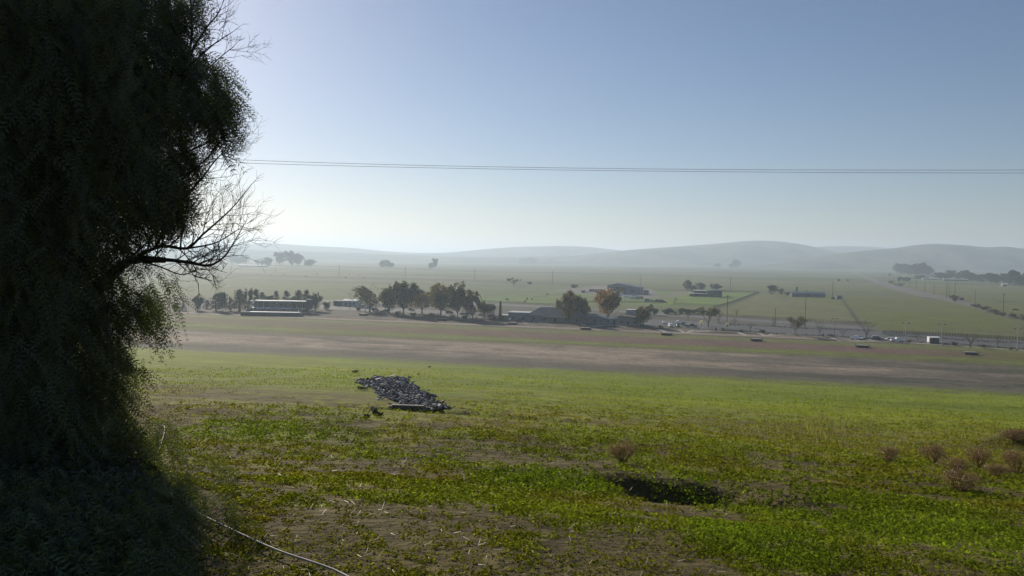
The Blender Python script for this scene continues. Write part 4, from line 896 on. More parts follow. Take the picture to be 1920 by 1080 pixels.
vehicle(1188, 556, 'van', PS_, R(-12), 'silver van behind the white van at the barn', group='vehicles in the barn yard')
vehicle(1101, 549, 'pickup', PW_, R(-14), 'white truck beside the small black cabin', group='vehicles in the barn yard'); vehicle(1222, 566, 'pickup', PB_, R(-14), 'dark truck right of the white roofed hut', group='vehicles in the barn yard'); vehicle(1236, 567.5, 'box', PB_, R(-14), 'dark trailer by the pasture fence', group='vehicles in the barn yard'); vehicle(1245, 568, 'suv', PB_, R(-14), 'dark car nearest the pasture fence', group='vehicles in the barn yard')
vehicle(1667, 530.5, 'van', PW_, R(-50), 'lone white van driving on the country road', group=None)
vehicle(1904, 582, 'sedan', RUST, R(-20), 'rusty old car lying in the right hand field', group=None)
# ------------------------------------------------------------------ small furniture
def bin_(px, py, label):
    e = empty('litter_bin', G(px, py), ROAD, label=label, cat='litter bin', group='litter bins on the walk'); MB().tube([(0, 0, 0), (0, 0, 1.2)], [.42, .45], 10).build('body', DKM, e); MB().tube([(0, 0, 1.203), (0, 0, 1.45)], [.5, .2], 10).build('lid', DKM, e)
bin_(1388, 623, 'left one of the two dark bins on the shore walk'); bin_(1392, 623.4, 'right one of the two dark bins on the shore walk'); bin_(997.5, 604, 'dark bin standing on the pale walk by the building'); bin_(1543, 631, 'dark bin below the leafless tree'); bin_(1342, 620, 'dark bin right of the white young tree')
def table_(px, py, label):
    e = empty('picnic_table', G(px, py), ROAD, label=label, cat='picnic table', group='picnic tables in front of the park building')
    MB().box(-1.1, 1.1, -.4, .4, .7, .78).build('tabletop', CONC, e)
    for sy in (-1, 1): MB().box(-1.1, 1.1, sy * .75 - .15, sy * .75 + .15, .42, .48).build('seat', CONC, e)
    for sx in (-.8, .8): MB().box(sx - .08, sx + .08, -.7, .7, .3, .4).box(sx - .1, sx + .1, -.25, .25, -.1, .3).box(sx - .08, sx + .08, -.2, .2, .402, .698).build('leg', WOOD, e)
for i, (x, y) in enumerate([(1104, 607), (1113, 608), (1122, 608), (1133, 610), (1142, 609), (1149, 611)]): table_(x, y, 'pale picnic table under the orange tree, %s from the left' % ordinal(i))
def shade(px, py, label):
    e = empty('shade_table', G(px, py), ROAD, label=label, cat='shelter'); MB().box(-1.4, 1.4, -1, 1, 2.2, 2.35).build('canopy', DKM, e)
    for sx in (-1.1, 1.1): MB().tube([(sx, 0, 0), (sx, 0, 2.2)], .07, 6).build('post', DKM, e)
    MB().box(-.9, .9, -.4, .4, .7, .78).build('tabletop', DKM, e)
shade(1339, 620.5, 'dark small shelter beside the walk right of the brown tree'); shade(1420, 624.5, 'dark small shelter beside the walk further right'); shade(1152, 607, 'dark small shelter between the picnic tables')
def sign(px, py, label):
    e = empty('notice_board', G(px, py), ROAD, label=label, cat='notice board', group='white notice boards by the docks'); MB().box(-.6, .6, -.05, .05, .9, 2.1).build('panel', WHITE, e)
    for sx in (-.5, .5): MB().tube([(sx, .1, -.1), (sx, .1, 2.0)], .06, 6).build('post', STEEL, e)
sign(685, 587, 'white notice board above the leftmost dock'); sign(955.5, 603, 'white notice board above the dock by the pillar'); sign(1316, 622, 'pale notice board below the thin brown tree')
p = G(985, 568); e = empty('wind_flag', p, ROAD, label='small orange and white flag with a dark top in the green field', cat='flag'); s = mpp(p)
MB().tube([(0, 0, -.1), (1.6, 0, 3.8)], .08, 6).build('pole', DKM, e)
vs = []; 
for i in range(7):
    t = i / 6; vs += [(.9 - t * 2.2, .15 * math.sin(t * 6), 2.6 - t * .9), (.7 - t * 1.6, .15 * math.sin(t * 6 + .4), 1.3 - t * .9)]
MB().add(vs, [(2 * i, 2 * i + 1, 2 * i + 3, 2 * i + 2) for i in range(6)]).build('flag', M_('orange_cloth', (.8, .42, .26), var=.3, scale=.8), e)
MB().tube([(1.2, 0, 3.0), (1.5, 0, 3.6), (1.9, 0, 4.1)], [.4, .8, .3], 8).build('knob', BLACK, e)
# cattle
cm = mat('cattle_hide', (.035, .028, .024), var=.3)
def cow():
    J = [(0, 0, 1.15), (.65, 0, 1.15), (-.75, 0, 1.18), (1.05, 0, 1.25), (1.4, 0, 1.1), (1.62, 0, .85)]
    E = [(0, 1), (0, 2), (1, 3), (3, 4), (4, 5)]; Rr = [.36, .34, .33, .2, .17, .1]
    for (x, pa) in ((.7, 1), (-.8, 2)):
        for sy in (-.2, .2):
            n = len(J); J += [(x, sy, .75), (x + (.03 if x > 0 else -.1), sy, .42), (x, sy, .03)]; E += [(pa, n), (n, n + 1), (n + 1, n + 2)]; Rr += [.13, .08, .06]
    n = len(J); J += [(-1.1, 0, 1.1), (-1.15, 0, .55)]; E += [(2, n), (n, n + 1)]; Rr += [.04, .03]
    me = bpy.data.meshes.new('cow'); me.from_pydata(J, E, []); me.materials.append(cm); o = link('cow', me)
    o.modifiers.new('skin', 'SKIN'); 
    for i, v in enumerate(me.skin_vertices[0].data): v.radius = (Rr[i], Rr[i]); v.use_root = (i == 0)
    ss = o.modifiers.new('sub', 'SUBSURF'); ss.levels = ss.render_levels = 1
    return o
ck = cow()
CW = [(648, 522), (655, 516), (673, 516.5), (681, 522), (574, 520), (508, 517), (484, 516), (533, 516), (594, 515), (415, 524), (405, 527), (997, 563), (951, 564), (1026, 554)]
for i, (x, y) in enumerate(CW):
    o = ck if i == 0 else ck.copy()
    if i: col.objects.link(o)
    o.location = G(x, y); o.rotation_euler.z = (i * 2.4) % 6.28; o.scale = (1.25,) * 3
    tag(o, 'dark cow grazing in the %s' % ('far left field, %s from the left' % ordinal(sorted(c[0] for c in CW).index(x)) if i < 11 else ['bright green strip right of the orange flag', 'bright green strip left of the orange flag', 'bright green strip near the tall tree'][i - 11]), 'cow', 'cows grazing in the fields')
# overhead wires across the sky: two lines slung between poles outside the frame
def wire(pts, label, rad=.015):
    P = []
    for (px, py, D) in pts:
        a, c = ray(px, py); P.append((float(a) * D, D, float(c) * D))
    P = np.array(P); t = np.linspace(0, len(P) - 1, 60); Q = []
    co = [np.polyfit(np.arange(len(P)), P[:, k], 2) for k in range(3)]
    for q in t: Q.append(Vector([float(np.polyval(co[k], q)) for k in range(3)]))
    return tag(MB().tube(Q, rad, 5).build('power_line', DKM), label, 'power line', 'power lines across the sky')
wire([(200, 287, 62), (1000, 314, 66), (2100, 318, 70)], 'upper one of two thin power lines crossing the sky')
wire([(200, 295, 62), (1000, 318, 66), (2100, 324.5, 70)], 'lower one of two thin power lines crossing the sky')
# ------------------------------------------------------------------ rubble chute with its concrete headwall
def rock_mesh(seed, m):
    g = np.random.default_rng(seed); import bmesh
    bm = bmesh.new(); pts = g.normal(size=(13, 3)); pts /= np.linalg.norm(pts, axis=1, keepdims=True); pts *= g.uniform(.7, 1.05, (13, 1)); pts *= np.array([.55, .42, .3 if seed % 3 else .14])
    for p in pts: bm.verts.new(p)
    r = bmesh.ops.convex_hull(bm, input=bm.verts); bmesh.ops.delete(bm, geom=list(set(r['geom_interior']) | set(r['geom_unused'])), context='VERTS')
    me = bpy.data.meshes.new('rock'); bm.to_mesh(me); bm.free(); me.materials.append(m); return me
RK = [mat('dark_rubble', (.13, .135, .15), .85, var=.4, scale=6, bump=.4), mat('grey_rubble', (.24, .24, .24), .85, var=.3, scale=6), mat('pale_slab', (.42, .40, .37), .8, var=.15)]
rocks = [rock_mesh(s, RK[0]) for s in range(7)] + [rock_mesh(s + 20, RK[1]) for s in range(3)] + [rock_mesh(s * 3 + 42, RK[2]) for s in range(2)]
RP_ = np.array([(682, 714), (700, 709), (735, 709), (762, 712), (770, 722), (790, 733), (806, 745), (825, 757), (848, 768), (815, 771), (785, 768), (740, 754), (712, 742), (700, 730), (668, 718)], float)
n = 0; tries = 0; prs = random.Random(5)
while n < 290 and tries < 6000:
    tries += 1; x, y = prs.uniform(665, 850), prs.uniform(707, 772)
    ok_ = inpoly(RP_, np.array([x]), np.array([y]))[0]
    if not ok_ and not (prs.random() < .10 and seg_dist(RP_, np.array([x]), np.array([y]))[0] < 9): continue
    if x > 812 and y < 772 and prs.random() < .3: continue
    p = G(x, y); s = mpp(p); k = prs.random(); i = prs.randrange(7) if k < .55 else 7 + prs.randrange(3) if k < .90 else 10 + prs.randrange(2)
    o = link('rubble_rock', rocks[i], None, p); z = s * prs.uniform(6, 14) * (1.4 if i > 9 else 1)
    o.scale = (z * 1.3, z * 1.1, z * .8); o.location.z += z * .15 + s * .8; o.rotation_euler = (prs.uniform(-.5, .5), prs.uniform(-.5, .5), prs.uniform(0, 6.28))
    tag(o, ['dark angular rock in the rubble chute', 'mid grey angular rock in the rubble chute', 'pale flat broken slab lying in the rubble chute'][0 if i < 7 else 1 if i < 10 else 2], 'rock', ['dark rubble rocks', 'grey rubble rocks', 'pale broken slabs'][0 if i < 7 else 1 if i < 10 else 2]); n += 1
p = G(737, 765); s = mpp(p); e = empty('headwall', p, R(-6), label='low concrete headwall with pale top edge at the foot of the rubble', cat='headwall')
MB().box(0, 58 * s, 0, .1, -.6, 4.5 * s).build('wall', mat('damp_concrete', (.13, .12, .10), .9, var=.35, scale=3), e)
MB().box(-.05, 58.4 * s, -.03, .12, 4.5 * s + .003, 4.5 * s + .04).build('coping', CONC, e)
MB().box(-.16, -.02, -.1, .5, -.5, 4 * s).build('wing_wall', mat('damp_concrete', (.13, .12, .10)), e)

g = np.random.default_rng(9); bp = g.uniform((668, 708), (850, 774), (9000, 2)); bp = bp[inpoly(RP_, bp[:, 0], bp[:, 1])][:2200]; hx, hy, hz = hit_many(bp[:, 0], bp[:, 1]); n = len(hx)
O6 = np.array([(1, 0, 0), (0, 1, 0), (-1, 0, 0), (0, -1, 0), (0, 0, .8), (0, 0, -.6)], float); ss = (hy / F * g.uniform(1.5, 4.2, n))[:, None]; ct = np.stack([hx, hy, hz + ss[:, 0] * g.uniform(.0, 1.0, n)], 1)
v = (ct[:, None] + O6[None] * ss[:, None] * g.uniform(.5, 1.5, (n, 6, 1)) + g.normal(size=(n, 6, 3)) * ss[:, None] * .3).reshape(-1, 3)
F8 = np.array([(0, 1, 4), (1, 2, 4), (2, 3, 4), (3, 0, 4), (1, 0, 5), (2, 1, 5), (3, 2, 5), (0, 3, 5)]); q = (np.arange(n)[:, None, None] * 6 + F8[None]).reshape(-1, 3)
tag(link('rubble_fragments', npmesh('rubble_fragments', v, q, leaf_mat('stone_chip', None, 0, .3, 5, 0), np.repeat(np.array((.15, .152, .16)) * g.uniform(.25, 1.6, (n, 1)), 6, 0))), 'small broken stone fragments filling the rubble chute', 'rubble', kind='stuff')

# ------------------------------------------------------------------ ground cover
def scatter_px(nn, x0, x1, y0, y1, g):
    px = g.uniform(x0, x1, nn); py = g.uniform(y0, y1, nn)
    return (px, py) + hit_many(px, py)
g = np.random.default_rng(12)
# low broad leaved weeds (clover and mallow) in clumps
px, py, x, y, z = scatter_px(40000, -40, 1960, 735, 1110, g)
cv = cover(x, y); keep = (g.random(len(x)) < np.clip(cv * 1.15 + .03, .1, 1) * sstep(738, 835, py + 70 * (fbm(x / 5, y / 9, 15, 3) - .5))) & (y < 75) & (y > 2.2)
x, y, z, cv = x[keep], y[keep], z[keep], cv[keep]
m = 10; N = len(x) * m
s = y / F; size = np.clip((2.3 + 1.1 * sstep(830, 930, py[keep])) * s, .010, .06)
grn = np.clip(ellmask(GREENS, x, y), 0, 1)
X = np.repeat(np.stack([x, y, z], 1), m, 0); S = np.repeat(size, m); Gn = np.repeat(grn, m); Cv = np.repeat(cv, m)
off = g.normal(size=(N, 3)) * S[:, None] * np.array([2.0, 2.0, 0]); hh = (.15 + g.random(N)) * S * (1.3 + 2.0 * Gn)
Cc = X + off; Cc[:, 2] = H(Cc[:, 0], Cc[:, 1]) + hh
nrm = np.stack([g.normal(size=N) * .55 - .15, g.normal(size=N) * .55 - .25, np.ones(N)], 1); nrm /= np.linalg.norm(nrm, axis=1, keepdims=True)
a = np.cross(nrm, g.normal(size=(N, 3))); a /= np.linalg.norm(a, axis=1, keepdims=True); b = np.cross(nrm, a)
sz = (S * g.uniform(.5, 1.15, N))[:, None]
vv = np.stack([Cc + a * sz, Cc + b * sz * .8, Cc - a * sz, Cc - b * sz * .8], 1).reshape(-1, 3)
t_ = g.random(N)[:, None]; gg = Gn[:, None]
cc = (np.array((.20, .205, .022)) * (1 - gg) + np.array((.19, .265, .022)) * gg) * (.45 + .9 * t_)
cc = cc * np.repeat(.55 + .9 * fbm(x / 1.1, y / 1.1, 97, 4), m)[:, None]
yb = np.repeat(sstep(.5, .68, fbm(x / 1.6, y / 1.6, 91, 3)) * (1 - grn), m)[:, None]; cc = cc * (1 - .6 * yb) + np.array((.23, .18, .025)) * .6 * yb
far_ = np.repeat(sstep(10, 24, y), m)[:, None]; cc = cc * (1 - .45 * far_) + np.array((.32, .32, .03)) * .45 * far_
tag(link('clover', npmesh('clover', vv, np.arange(N * 4).reshape(-1, 4), leaf_mat('weed_leaf', None, .5, .15, 3, 0), np.repeat(cc, 4, 0))), 'low green clover and weeds carpeting the near slope', 'ground cover', kind='stuff')
# grass blades over the middle slope
def blades(nn, box, hpx, wpx, cfun, label, name, dens, leanx=.5, mt='grass_blade', tr=.5, seed=3, hmax=.5):
    g = np.random.default_rng(seed); px, py, x, y, z = scatter_px(nn, *box, g)
    k = dens(px, py, x, y) > g.random(nn); x, y, z = x[k], y[k], z[k]; n = len(x); s = y / F
    h = np.minimum(hpx * s * g.uniform(.4, 1.3, n), hmax); w_ = np.minimum(wpx * s, .06)
    an = g.uniform(0, 6.28, n); lx = g.normal(size=n) * leanx * h; ly = g.normal(size=n) * leanx * h
    dx, dy = np.cos(an) * w_, np.sin(an) * w_
    P0 = np.stack([x, y, z - .01], 1); D_ = np.stack([dx, dy, 0 * dx], 1); L1 = np.stack([lx * .35, ly * .35, h * .6], 1); L2 = np.stack([lx, ly, h], 1)
    v = np.stack([P0 - D_, P0 + D_, P0 + L1 + D_ * .8, P0 + L1 - D_ * .8, P0 + L2 + D_ * .15, P0 + L2 - D_ * .15], 1).reshape(-1, 3)
    i = np.arange(n)[:, None] * 6; q = np.concatenate([i + np.array([[0, 1, 2, 3]]), i + np.array([[3, 2, 4, 5]])])
    c = cfun(x, y, g, n)
    return tag(link(name, npmesh(name, v, q, leaf_mat(mt, None, tr, .2, 1, 0), np.repeat(c, 6, 0))), label, 'grass', kind='stuff')
blades(90000, (200, 1960, 690, 850), 2.4, .8, lambda x, y, g, n: ground_color(x, y) * (.8 + .6 * g.random((n, 1))) * np.array([.95, .95, .9]), 'short green grass over the long slope', 'grass', lambda px, py, x, y: ((V(x, y) < 236) & (fbm(x / 3, y / 8, 7, 3) > .42)) * .9)
blades(14000, (240, 1960, 800, 1105), 9, .55, lambda x, y, g, n: np.array((.15, .19, .03)) * (.5 + .9 * g.random((n, 1))), 'thin upright grass blades among the near weeds', 'grass', lambda px, py, x, y: np.clip(cover(x, y) - .1, 0, 1) * (y > 2.4) * (fbm(x / .8, y / .8, 13, 3) > .5), .5, hmax=.12)
def dryd(px, py, x, y):
    d = np.zeros(len(px))
    for (a, b, rx, ry, s_) in [(1540, 812, 110, 20, 1), (1600, 825, 60, 16, .8), (1690, 840, 70, 18, .5), (980, 786, 60, 8, .9), (1260, 800, 40, 8, .3), (1460, 810, 60, 10, .7), (1820, 815, 120, 10, .3), (770, 772, 50, 6, .6)]:
        d = np.maximum(d, s_ * np.exp(-((px - a) / rx) ** 2 - ((py - b) / ry) ** 2))
    return d * .5
blades(16000, (680, 1930, 762, 875), 17, .5, lambda x, y, g, n: np.array((.30, .25, .13)) * (.4 + .9 * g.random((n, 1))), 'pale dry grass stalks standing in loose patches on the slope', 'dry_grass', dryd, .45, 'dry_stalk', .35, 8, .6)
# straw litter on bare soil
px, py, x, y, z = scatter_px(2600, 300, 1950, 830, 1095, g); k = (cover(x, y) < .5) & (y < 16); x, y, z = x[k], y[k], z[k]; n = len(x); s = y / F
an = g.uniform(0, 6.28, n); L = g.uniform(3, 11, n) * s; d = np.stack([np.cos(an) * L, np.sin(an) * L, g.normal(size=n) * L * .3], 1); w_ = np.stack([-np.sin(an), np.cos(an), .4 + 0 * an], 1) * (s * .45)[:, None]
P0 = np.stack([x, y, z + .012], 1); P0[:, 2] += np.abs(d[:, 2])
v = np.stack([P0 - d - w_, P0 + d - w_ * .6, P0 + d + w_ * .6, P0 - d + w_], 1).reshape(-1, 3)
tag(link('straw_litter', npmesh('straw_litter', v, np.arange(n * 4).reshape(-1, 4), leaf_mat('straw', None, .1, .2, 3), np.repeat(np.array((.26, .21, .15)) * g.uniform(.25, 1.2, (n, 1)), 4, 0))), 'thin pale straw and twigs scattered on the bare soil', 'litter', kind='stuff')
# clods of soil
px, py, x, y, z = scatter_px(8000, -20, 1950, 800, 1100, g); k = (cover(x, y) < .55) & (y < 22); x, y = x[k], y[k]; n = len(x)
s = (y / F * g.uniform(.6, 2.0, n))[:, None]; oct_ = np.array([(1, 0, 0), (0, 1, 0), (-1, 0, 0), (0, -1, 0), (0, 0, .75), (0, 0, -.6)], float)
ct = np.stack([x, y, H(x, y) + s[:, 0] * .25], 1)
v = (ct[:, None, :] + oct_[None] * s[:, None] * g.uniform(.6, 1.25, (n, 6, 1)) + g.normal(size=(n, 6, 3)) * s[:, None] * .2).reshape(-1, 3)
f = np.array([(0, 1, 4), (1, 2, 4), (2, 3, 4), (3, 0, 4), (1, 0, 5), (2, 1, 5), (3, 2, 5), (0, 3, 5)]); q = (np.arange(n)[:, None, None] * 6 + f[None]).reshape(-1, 3)
tag(link('soil_clods', npmesh('soil_clods', v, q, leaf_mat('clod', None, 0, .3, 9, 0), np.repeat(np.array((.12, .088, .048)) * g.uniform(.5, 1.4, (n, 1)), 6, 0))), 'crumbly brown clods of bare soil', 'soil', kind='stuff')

# ------------------------------------------------------------------ dry tumbleweeds
TW = mat('dry_twig', (.19, .11, .05), .9, var=.3)
def tumble_mesh(seed):
    rs = random.Random(seed); segs, tips = [], []
    for k in range(26):
        a = rs.uniform(0, 6.28); t = rs.uniform(.1, 1.3)
        grow(Vector((0, 0, 0)), Vector((math.cos(a) * t, math.sin(a) * t, 1)).normalized(), .34, .011, 3, segs, tips, rs, .5, .12, 3, .66)
    mb = MB(); tube_mesh(mb, segs, 3)
    h = np.percentile([p[2] for p in mb.v], 99); wd = np.percentile([abs(p[0]) for p in mb.v], 98) * 2
    mb.v = [(p[0] / wd, p[1] / wd, max(p[2] / h, -.05)) for p in mb.v]
    g = np.random.default_rng(seed); T = np.array([(t[0].x / wd, t[0].y / wd, t[0].z / h) for t in tips]); T = np.repeat(T, 3, 0) + g.normal(size=(len(T) * 3, 3)) * .04
    v, q = leaf_quads(T, .014, g)
    return mb.mesh('stems', TW), npmesh('seed_heads', v, q, leaf_mat('dry_husk', None, .3, .2), np.repeat(np.array((.25, .145, .06)) * g.uniform(.5, 1.3, (len(T), 1)), 4, 0))
TM = [tumble_mesh(s) for s in (1, 2, 3)]
TB = [(1168, 869, 40, 54, 'alone left of the others, above the dug hole'), (1665, 869, 30, 44, 'second from the left, in front of the tall dry grass'), (1752, 872, 36, 50, 'third from the left on the slope'), (1832, 878, 40, 52, 'tall one behind the front bush at the right'),
      (1790, 892, 34, 52, 'between the third and the lowest one'), (1868, 898, 28, 44, 'low one between the tall bush and the right edge'), (1803, 925, 44, 66, 'lowest and nearest of the right hand cluster'), (1908, 894, 48, 52, 'at the right edge of the picture'), (1900, 826, 20, 60, 'on top of the bare earth mound')]
for i, (x, y, h, w_, lab) in enumerate(TB):
    p = G(x, y); s = mpp(p); e = empty('tumbleweed', p, i * 1.3, label='dry reddish twiggy bush ' + lab, cat='dry bush', group='dry tumbleweed bushes'); e.scale = (w_ * s, w_ * s, h * s)
    for nm, me in zip(('stems', 'seed_heads'), TM[i % 3]): link(nm, me, e)
for i, (x, y, h, w_) in enumerate([(666, 699, 5, 15), (682, 732, 8, 17), (703, 778, 16, 20), (712, 782, 10, 14), (686, 786, 10, 12), (805, 689, 3, 8), (784, 703, 3, 6)]):
    p = G(x, y); s = mpp(p); e = empty('weed_bush', p, i, label='dark green weed bush near the rubble, %s' % ['smallish one far above left of it', 'touching its left side', 'tall one below its left end', 'right of the tall one below the rubble', 'left of the tall one below the rubble', 'tiny one uphill to the right, farthest', 'tiny one just above its right side'][i], cat='bush', group='weeds around the rubble'); e.scale = (w_ * s / 9, w_ * s / 9, h * s / 10)
    for nm, me in zip(('stems', 'crown'), tree_proto('shrub', 'dark', 39 + i % 3, 9.)): link(nm, me, e)

# ------------------------------------------------------------------ irrigation hoses
HOSE = mat('pale_hose', (.36, .34, .30), .7, var=.5, scale=14)
def hose(pix, rad, label, lift=.03):
    P = [G(a, b) + Vector((0, 0, lift)) for a, b in pix]; Q = []
    for i in range(len(P) - 1):
        a, b, c, d = P[max(i - 1, 0)], P[i], P[i + 1], P[min(i + 2, len(P) - 1)]
        for t in (0, .25, .5, .75): Q.append(.5 * (2 * b + (c - a) * t + (2 * a - 5 * b + 4 * c - d) * t * t + (3 * b - a - 3 * c + d) * t ** 3))
    Q.append(P[-1]); tag(MB().tube(Q, rad, 7).build('irrigation_hose', HOSE, None, True), label, 'hose')
hose([(283, 797), (308, 803), (303, 835), (292, 868), (298, 905), (330, 945), (370, 972), (430, 1003), (520, 1045), (625, 1082), (690, 1120)], .0065, 'thin pale hose running out from under the tree along the ground', .04)
hose([(-60, 1052), (40, 1060), (110, 1070), (200, 1084), (260, 1100)], .008, 'thin grey hose in the shade at the bottom left corner', .05)

# ------------------------------------------------------------------ pepper tree
TB_ = Vector((-5.3, 7.6, 0)); TB_.z = float(H(TB_.x, TB_.y)) - .1
pep = empty('pepper_tree', TB_, 0, label='big dark weeping pepper tree filling the left side', cat='tree')
def at(px, py, D):
    a, c = ray(px, py); return Vector((float(a) * D, D, float(c) * D)) - TB_
PB = mat('pepper_bark', (.055, .042, .034), .95, var=.35, scale=8, bump=.6)
OUT = np.array([(-900, -700), (-200, -1000), (150, -900), (300, -550), (340, -200), (325, 0), (335, 55), (378, 100), (412, 150), (425, 200), (408, 228), (360, 240), (362, 300), (345, 350), (322, 392), (292, 430), (255, 465), (212, 515), (205, 560), (235, 555), (262, 515), (275, 512), (298, 548), (285, 595), (262, 612), (236, 606), (212, 630), (208, 655),
                (226, 690), (238, 740), (256, 790), (300, 835), (325, 865), (345, 920), (330, 980), (320, 1040), (300, 1110), (200, 1250), (-900, 1250)], float)
def edge_dist(x, y): return seg_dist(np.concatenate([OUT, OUT[:1]]), x, y)
def crown_points(n, g, margin, dmin, dmax, spread, lowf=.74):
    h_ = int(n * .78); px = np.concatenate([g.uniform(-80, 520, h_), g.uniform(-900, 520, n - h_)]); py = np.concatenate([g.uniform(-60, 1120, h_), g.uniform(-1000, 1120, n - h_)]); ins = inpoly(OUT, px, py); ed = edge_dist(px, py)
    ed = np.where(ins, ed, -ed)
    lim = margin + spread * (fbm(px / 34 + 30, py / 70 + 60, 77, 4) - .5) + spread * .3 * (g.random(n) ** 3) + 26 * sstep(380, 440, py) * (1 - sstep(560, 640, py)) * (px > 150) * fbm(px / 14, py / 22, 5, 2)
    vis = (px > -80) & (py > -60); pr = np.where(vis, 1, .9)
    k = (ed > lim) & (g.random(n) < pr)
    px, py, ed = px[k], py[k], ed[k]
    half = np.clip(.35 + ed / 160, .3, 1.0); D = 7.2 + g.uniform(-1, 1, len(px)) * half * (dmax - dmin) / 2
    a, c = ray(px, py)
    hx, hy, hz = hit_many(px, np.maximum(py, 560))
    D = np.where(py > 560, np.minimum(D, hy * (lowf + .14 * g.random(len(px))) + 2.2 * (1 - sstep(700, 1000, py)) * g.random(len(px))), D)
    return np.stack([a * D, D, c * D], 1), ed
g = np.random.default_rng(44)
P, ed = crown_points(56000, g, -4, 5.2, 9.0, 130)
FR = [[(290, 120), (340, 90), (380, 110), (415, 150), (424, 200)], [(300, 60), (345, 20), (372, -10)], [(320, 200), (370, 190), (405, 215), (424, 190)], [(330, 150), (375, 120), (412, 160)], [(280, 300), (335, 290), (358, 310)], [(260, 360), (315, 350), (335, 380)], [(240, 420), (290, 400), (318, 420)],
      [(240, 500), (285, 510), (325, 540), (330, 575)], [(230, 560), (275, 560), (300, 600), (310, 628)], [(190, 640), (228, 690), (262, 705)], [(230, 780), (290, 800), (320, 840)], [(320, 850), (400, 870), (440, 920)], [(330, 900), (420, 950), (470, 1000)], [(300, 20), (330, 60), (350, 130)]]
fp = []
for fi, c_ in enumerate(FR):
    c_ = np.array(c_, float); nn = 110 if c_[0][1] < 450 else 34 if c_[0][1] < 700 else 60; t = g.random(nn) ** .8 * (len(c_) - 1); fx = np.interp(t, np.arange(len(c_)), c_[:, 0]) + g.normal(size=nn) * 9; fy = np.interp(t, np.arange(len(c_)), c_[:, 1]) + g.normal(size=nn) * 9 - 12
    hy = hit_many(fx, np.maximum(fy, 560))[1]; a, c = ray(fx, fy); Dd = 6.7 + .25 * g.normal(size=nn) + .2 * math.sin(fi * 2.); Dd = np.where(fy > 560, np.minimum(Dd, hy * .9), Dd); fp.append(np.stack([a * Dd, Dd, c * Dd], 1))
P = np.concatenate([P] + fp)
print('fronds', len(P))
n = len(P); dr = np.stack([.30 + g.normal(size=n) * .75, g.normal(size=n) * .6, -.85 + .25 * g.normal(size=n)], 1); dr /= np.linalg.norm(dr, axis=1, keepdims=True)
L = g.uniform(.14, .30, n); sd_ = np.cross(dr, g.normal(size=(n, 3))); sd_ /= np.linalg.norm(sd_, axis=1, keepdims=True)
K = 9; V_, n0 = [], 0
for k in range(K):
    t = (k + .6) / K; c = P + dr * (L * t)[:, None] + np.array([0, 0, -1]) * (L * t * t * .25)[:, None]
    for sgn in (-1, 1):
        ld = sd_ * sgn * .85 + dr * .55 + np.array([0, 0, -.15]); ld /= np.linalg.norm(ld, axis=1, keepdims=True)
        ll = (L * .17 * (1.15 - .6 * abs(t - .4)))[:, None] * g.uniform(.8, 1.1, (n, 1)); wn = np.cross(ld, np.cross(dr, sd_)); wn = wn / (np.linalg.norm(wn, axis=1, keepdims=True) + 1e-6) * ll * .11
        V_.append(np.stack([c, c + ld * ll * .45 + wn, c + ld * ll, c + ld * ll * .45 - wn], 1))
Vv = np.concatenate(V_).reshape(-1, 3); 
up_ = np.array([0, 0, -1]); E = P + dr * L[:, None] + up_ * (L * .25)[:, None]; rw = sd_ * .0012
R_ = np.stack([P - rw, P + rw, E + rw, E - rw], 1).reshape(-1, 3)
Vv = np.concatenate([Vv, R_]) - np.array(TB_[:])
col1 = np.array((.065, .080, .024)) * g.uniform(.4, 1.6, (n, 1)); cl = np.concatenate([np.repeat(np.tile(col1, (2 * K, 1)), 4, 0), np.repeat(col1, 4, 0)])
fol = link('fronds', npmesh('fronds', Vv, np.arange(len(Vv)).reshape(-1, 4), leaf_mat('pepper_leaf', None, .4, .15, 2, .05), cl), pep)
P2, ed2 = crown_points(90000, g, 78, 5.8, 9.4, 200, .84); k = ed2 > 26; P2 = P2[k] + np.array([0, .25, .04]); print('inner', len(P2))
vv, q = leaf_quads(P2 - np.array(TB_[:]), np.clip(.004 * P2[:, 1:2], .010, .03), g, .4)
link('inner_foliage', npmesh('inner_foliage', vv, q, leaf_mat('pepper_leaf'), np.repeat(np.array((.034, .045, .020)) * g.uniform(.5, 1.3, (len(P2), 1)), 4, 0)), pep)  # inner leaves coloured darker than the fronds; crown shade is in their colour
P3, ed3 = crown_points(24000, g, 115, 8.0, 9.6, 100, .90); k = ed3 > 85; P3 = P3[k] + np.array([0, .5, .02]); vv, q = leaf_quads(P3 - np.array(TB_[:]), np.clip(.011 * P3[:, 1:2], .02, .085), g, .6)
link('deep_foliage', npmesh('deep_foliage', vv, q, leaf_mat('pepper_leaf'), np.repeat(np.array((.030, .040, .018)) * g.uniform(.5, 1.2, (len(P3), 1)), 4, 0)), pep)  # deep leaves darker still; shade inside the crown put into their colour
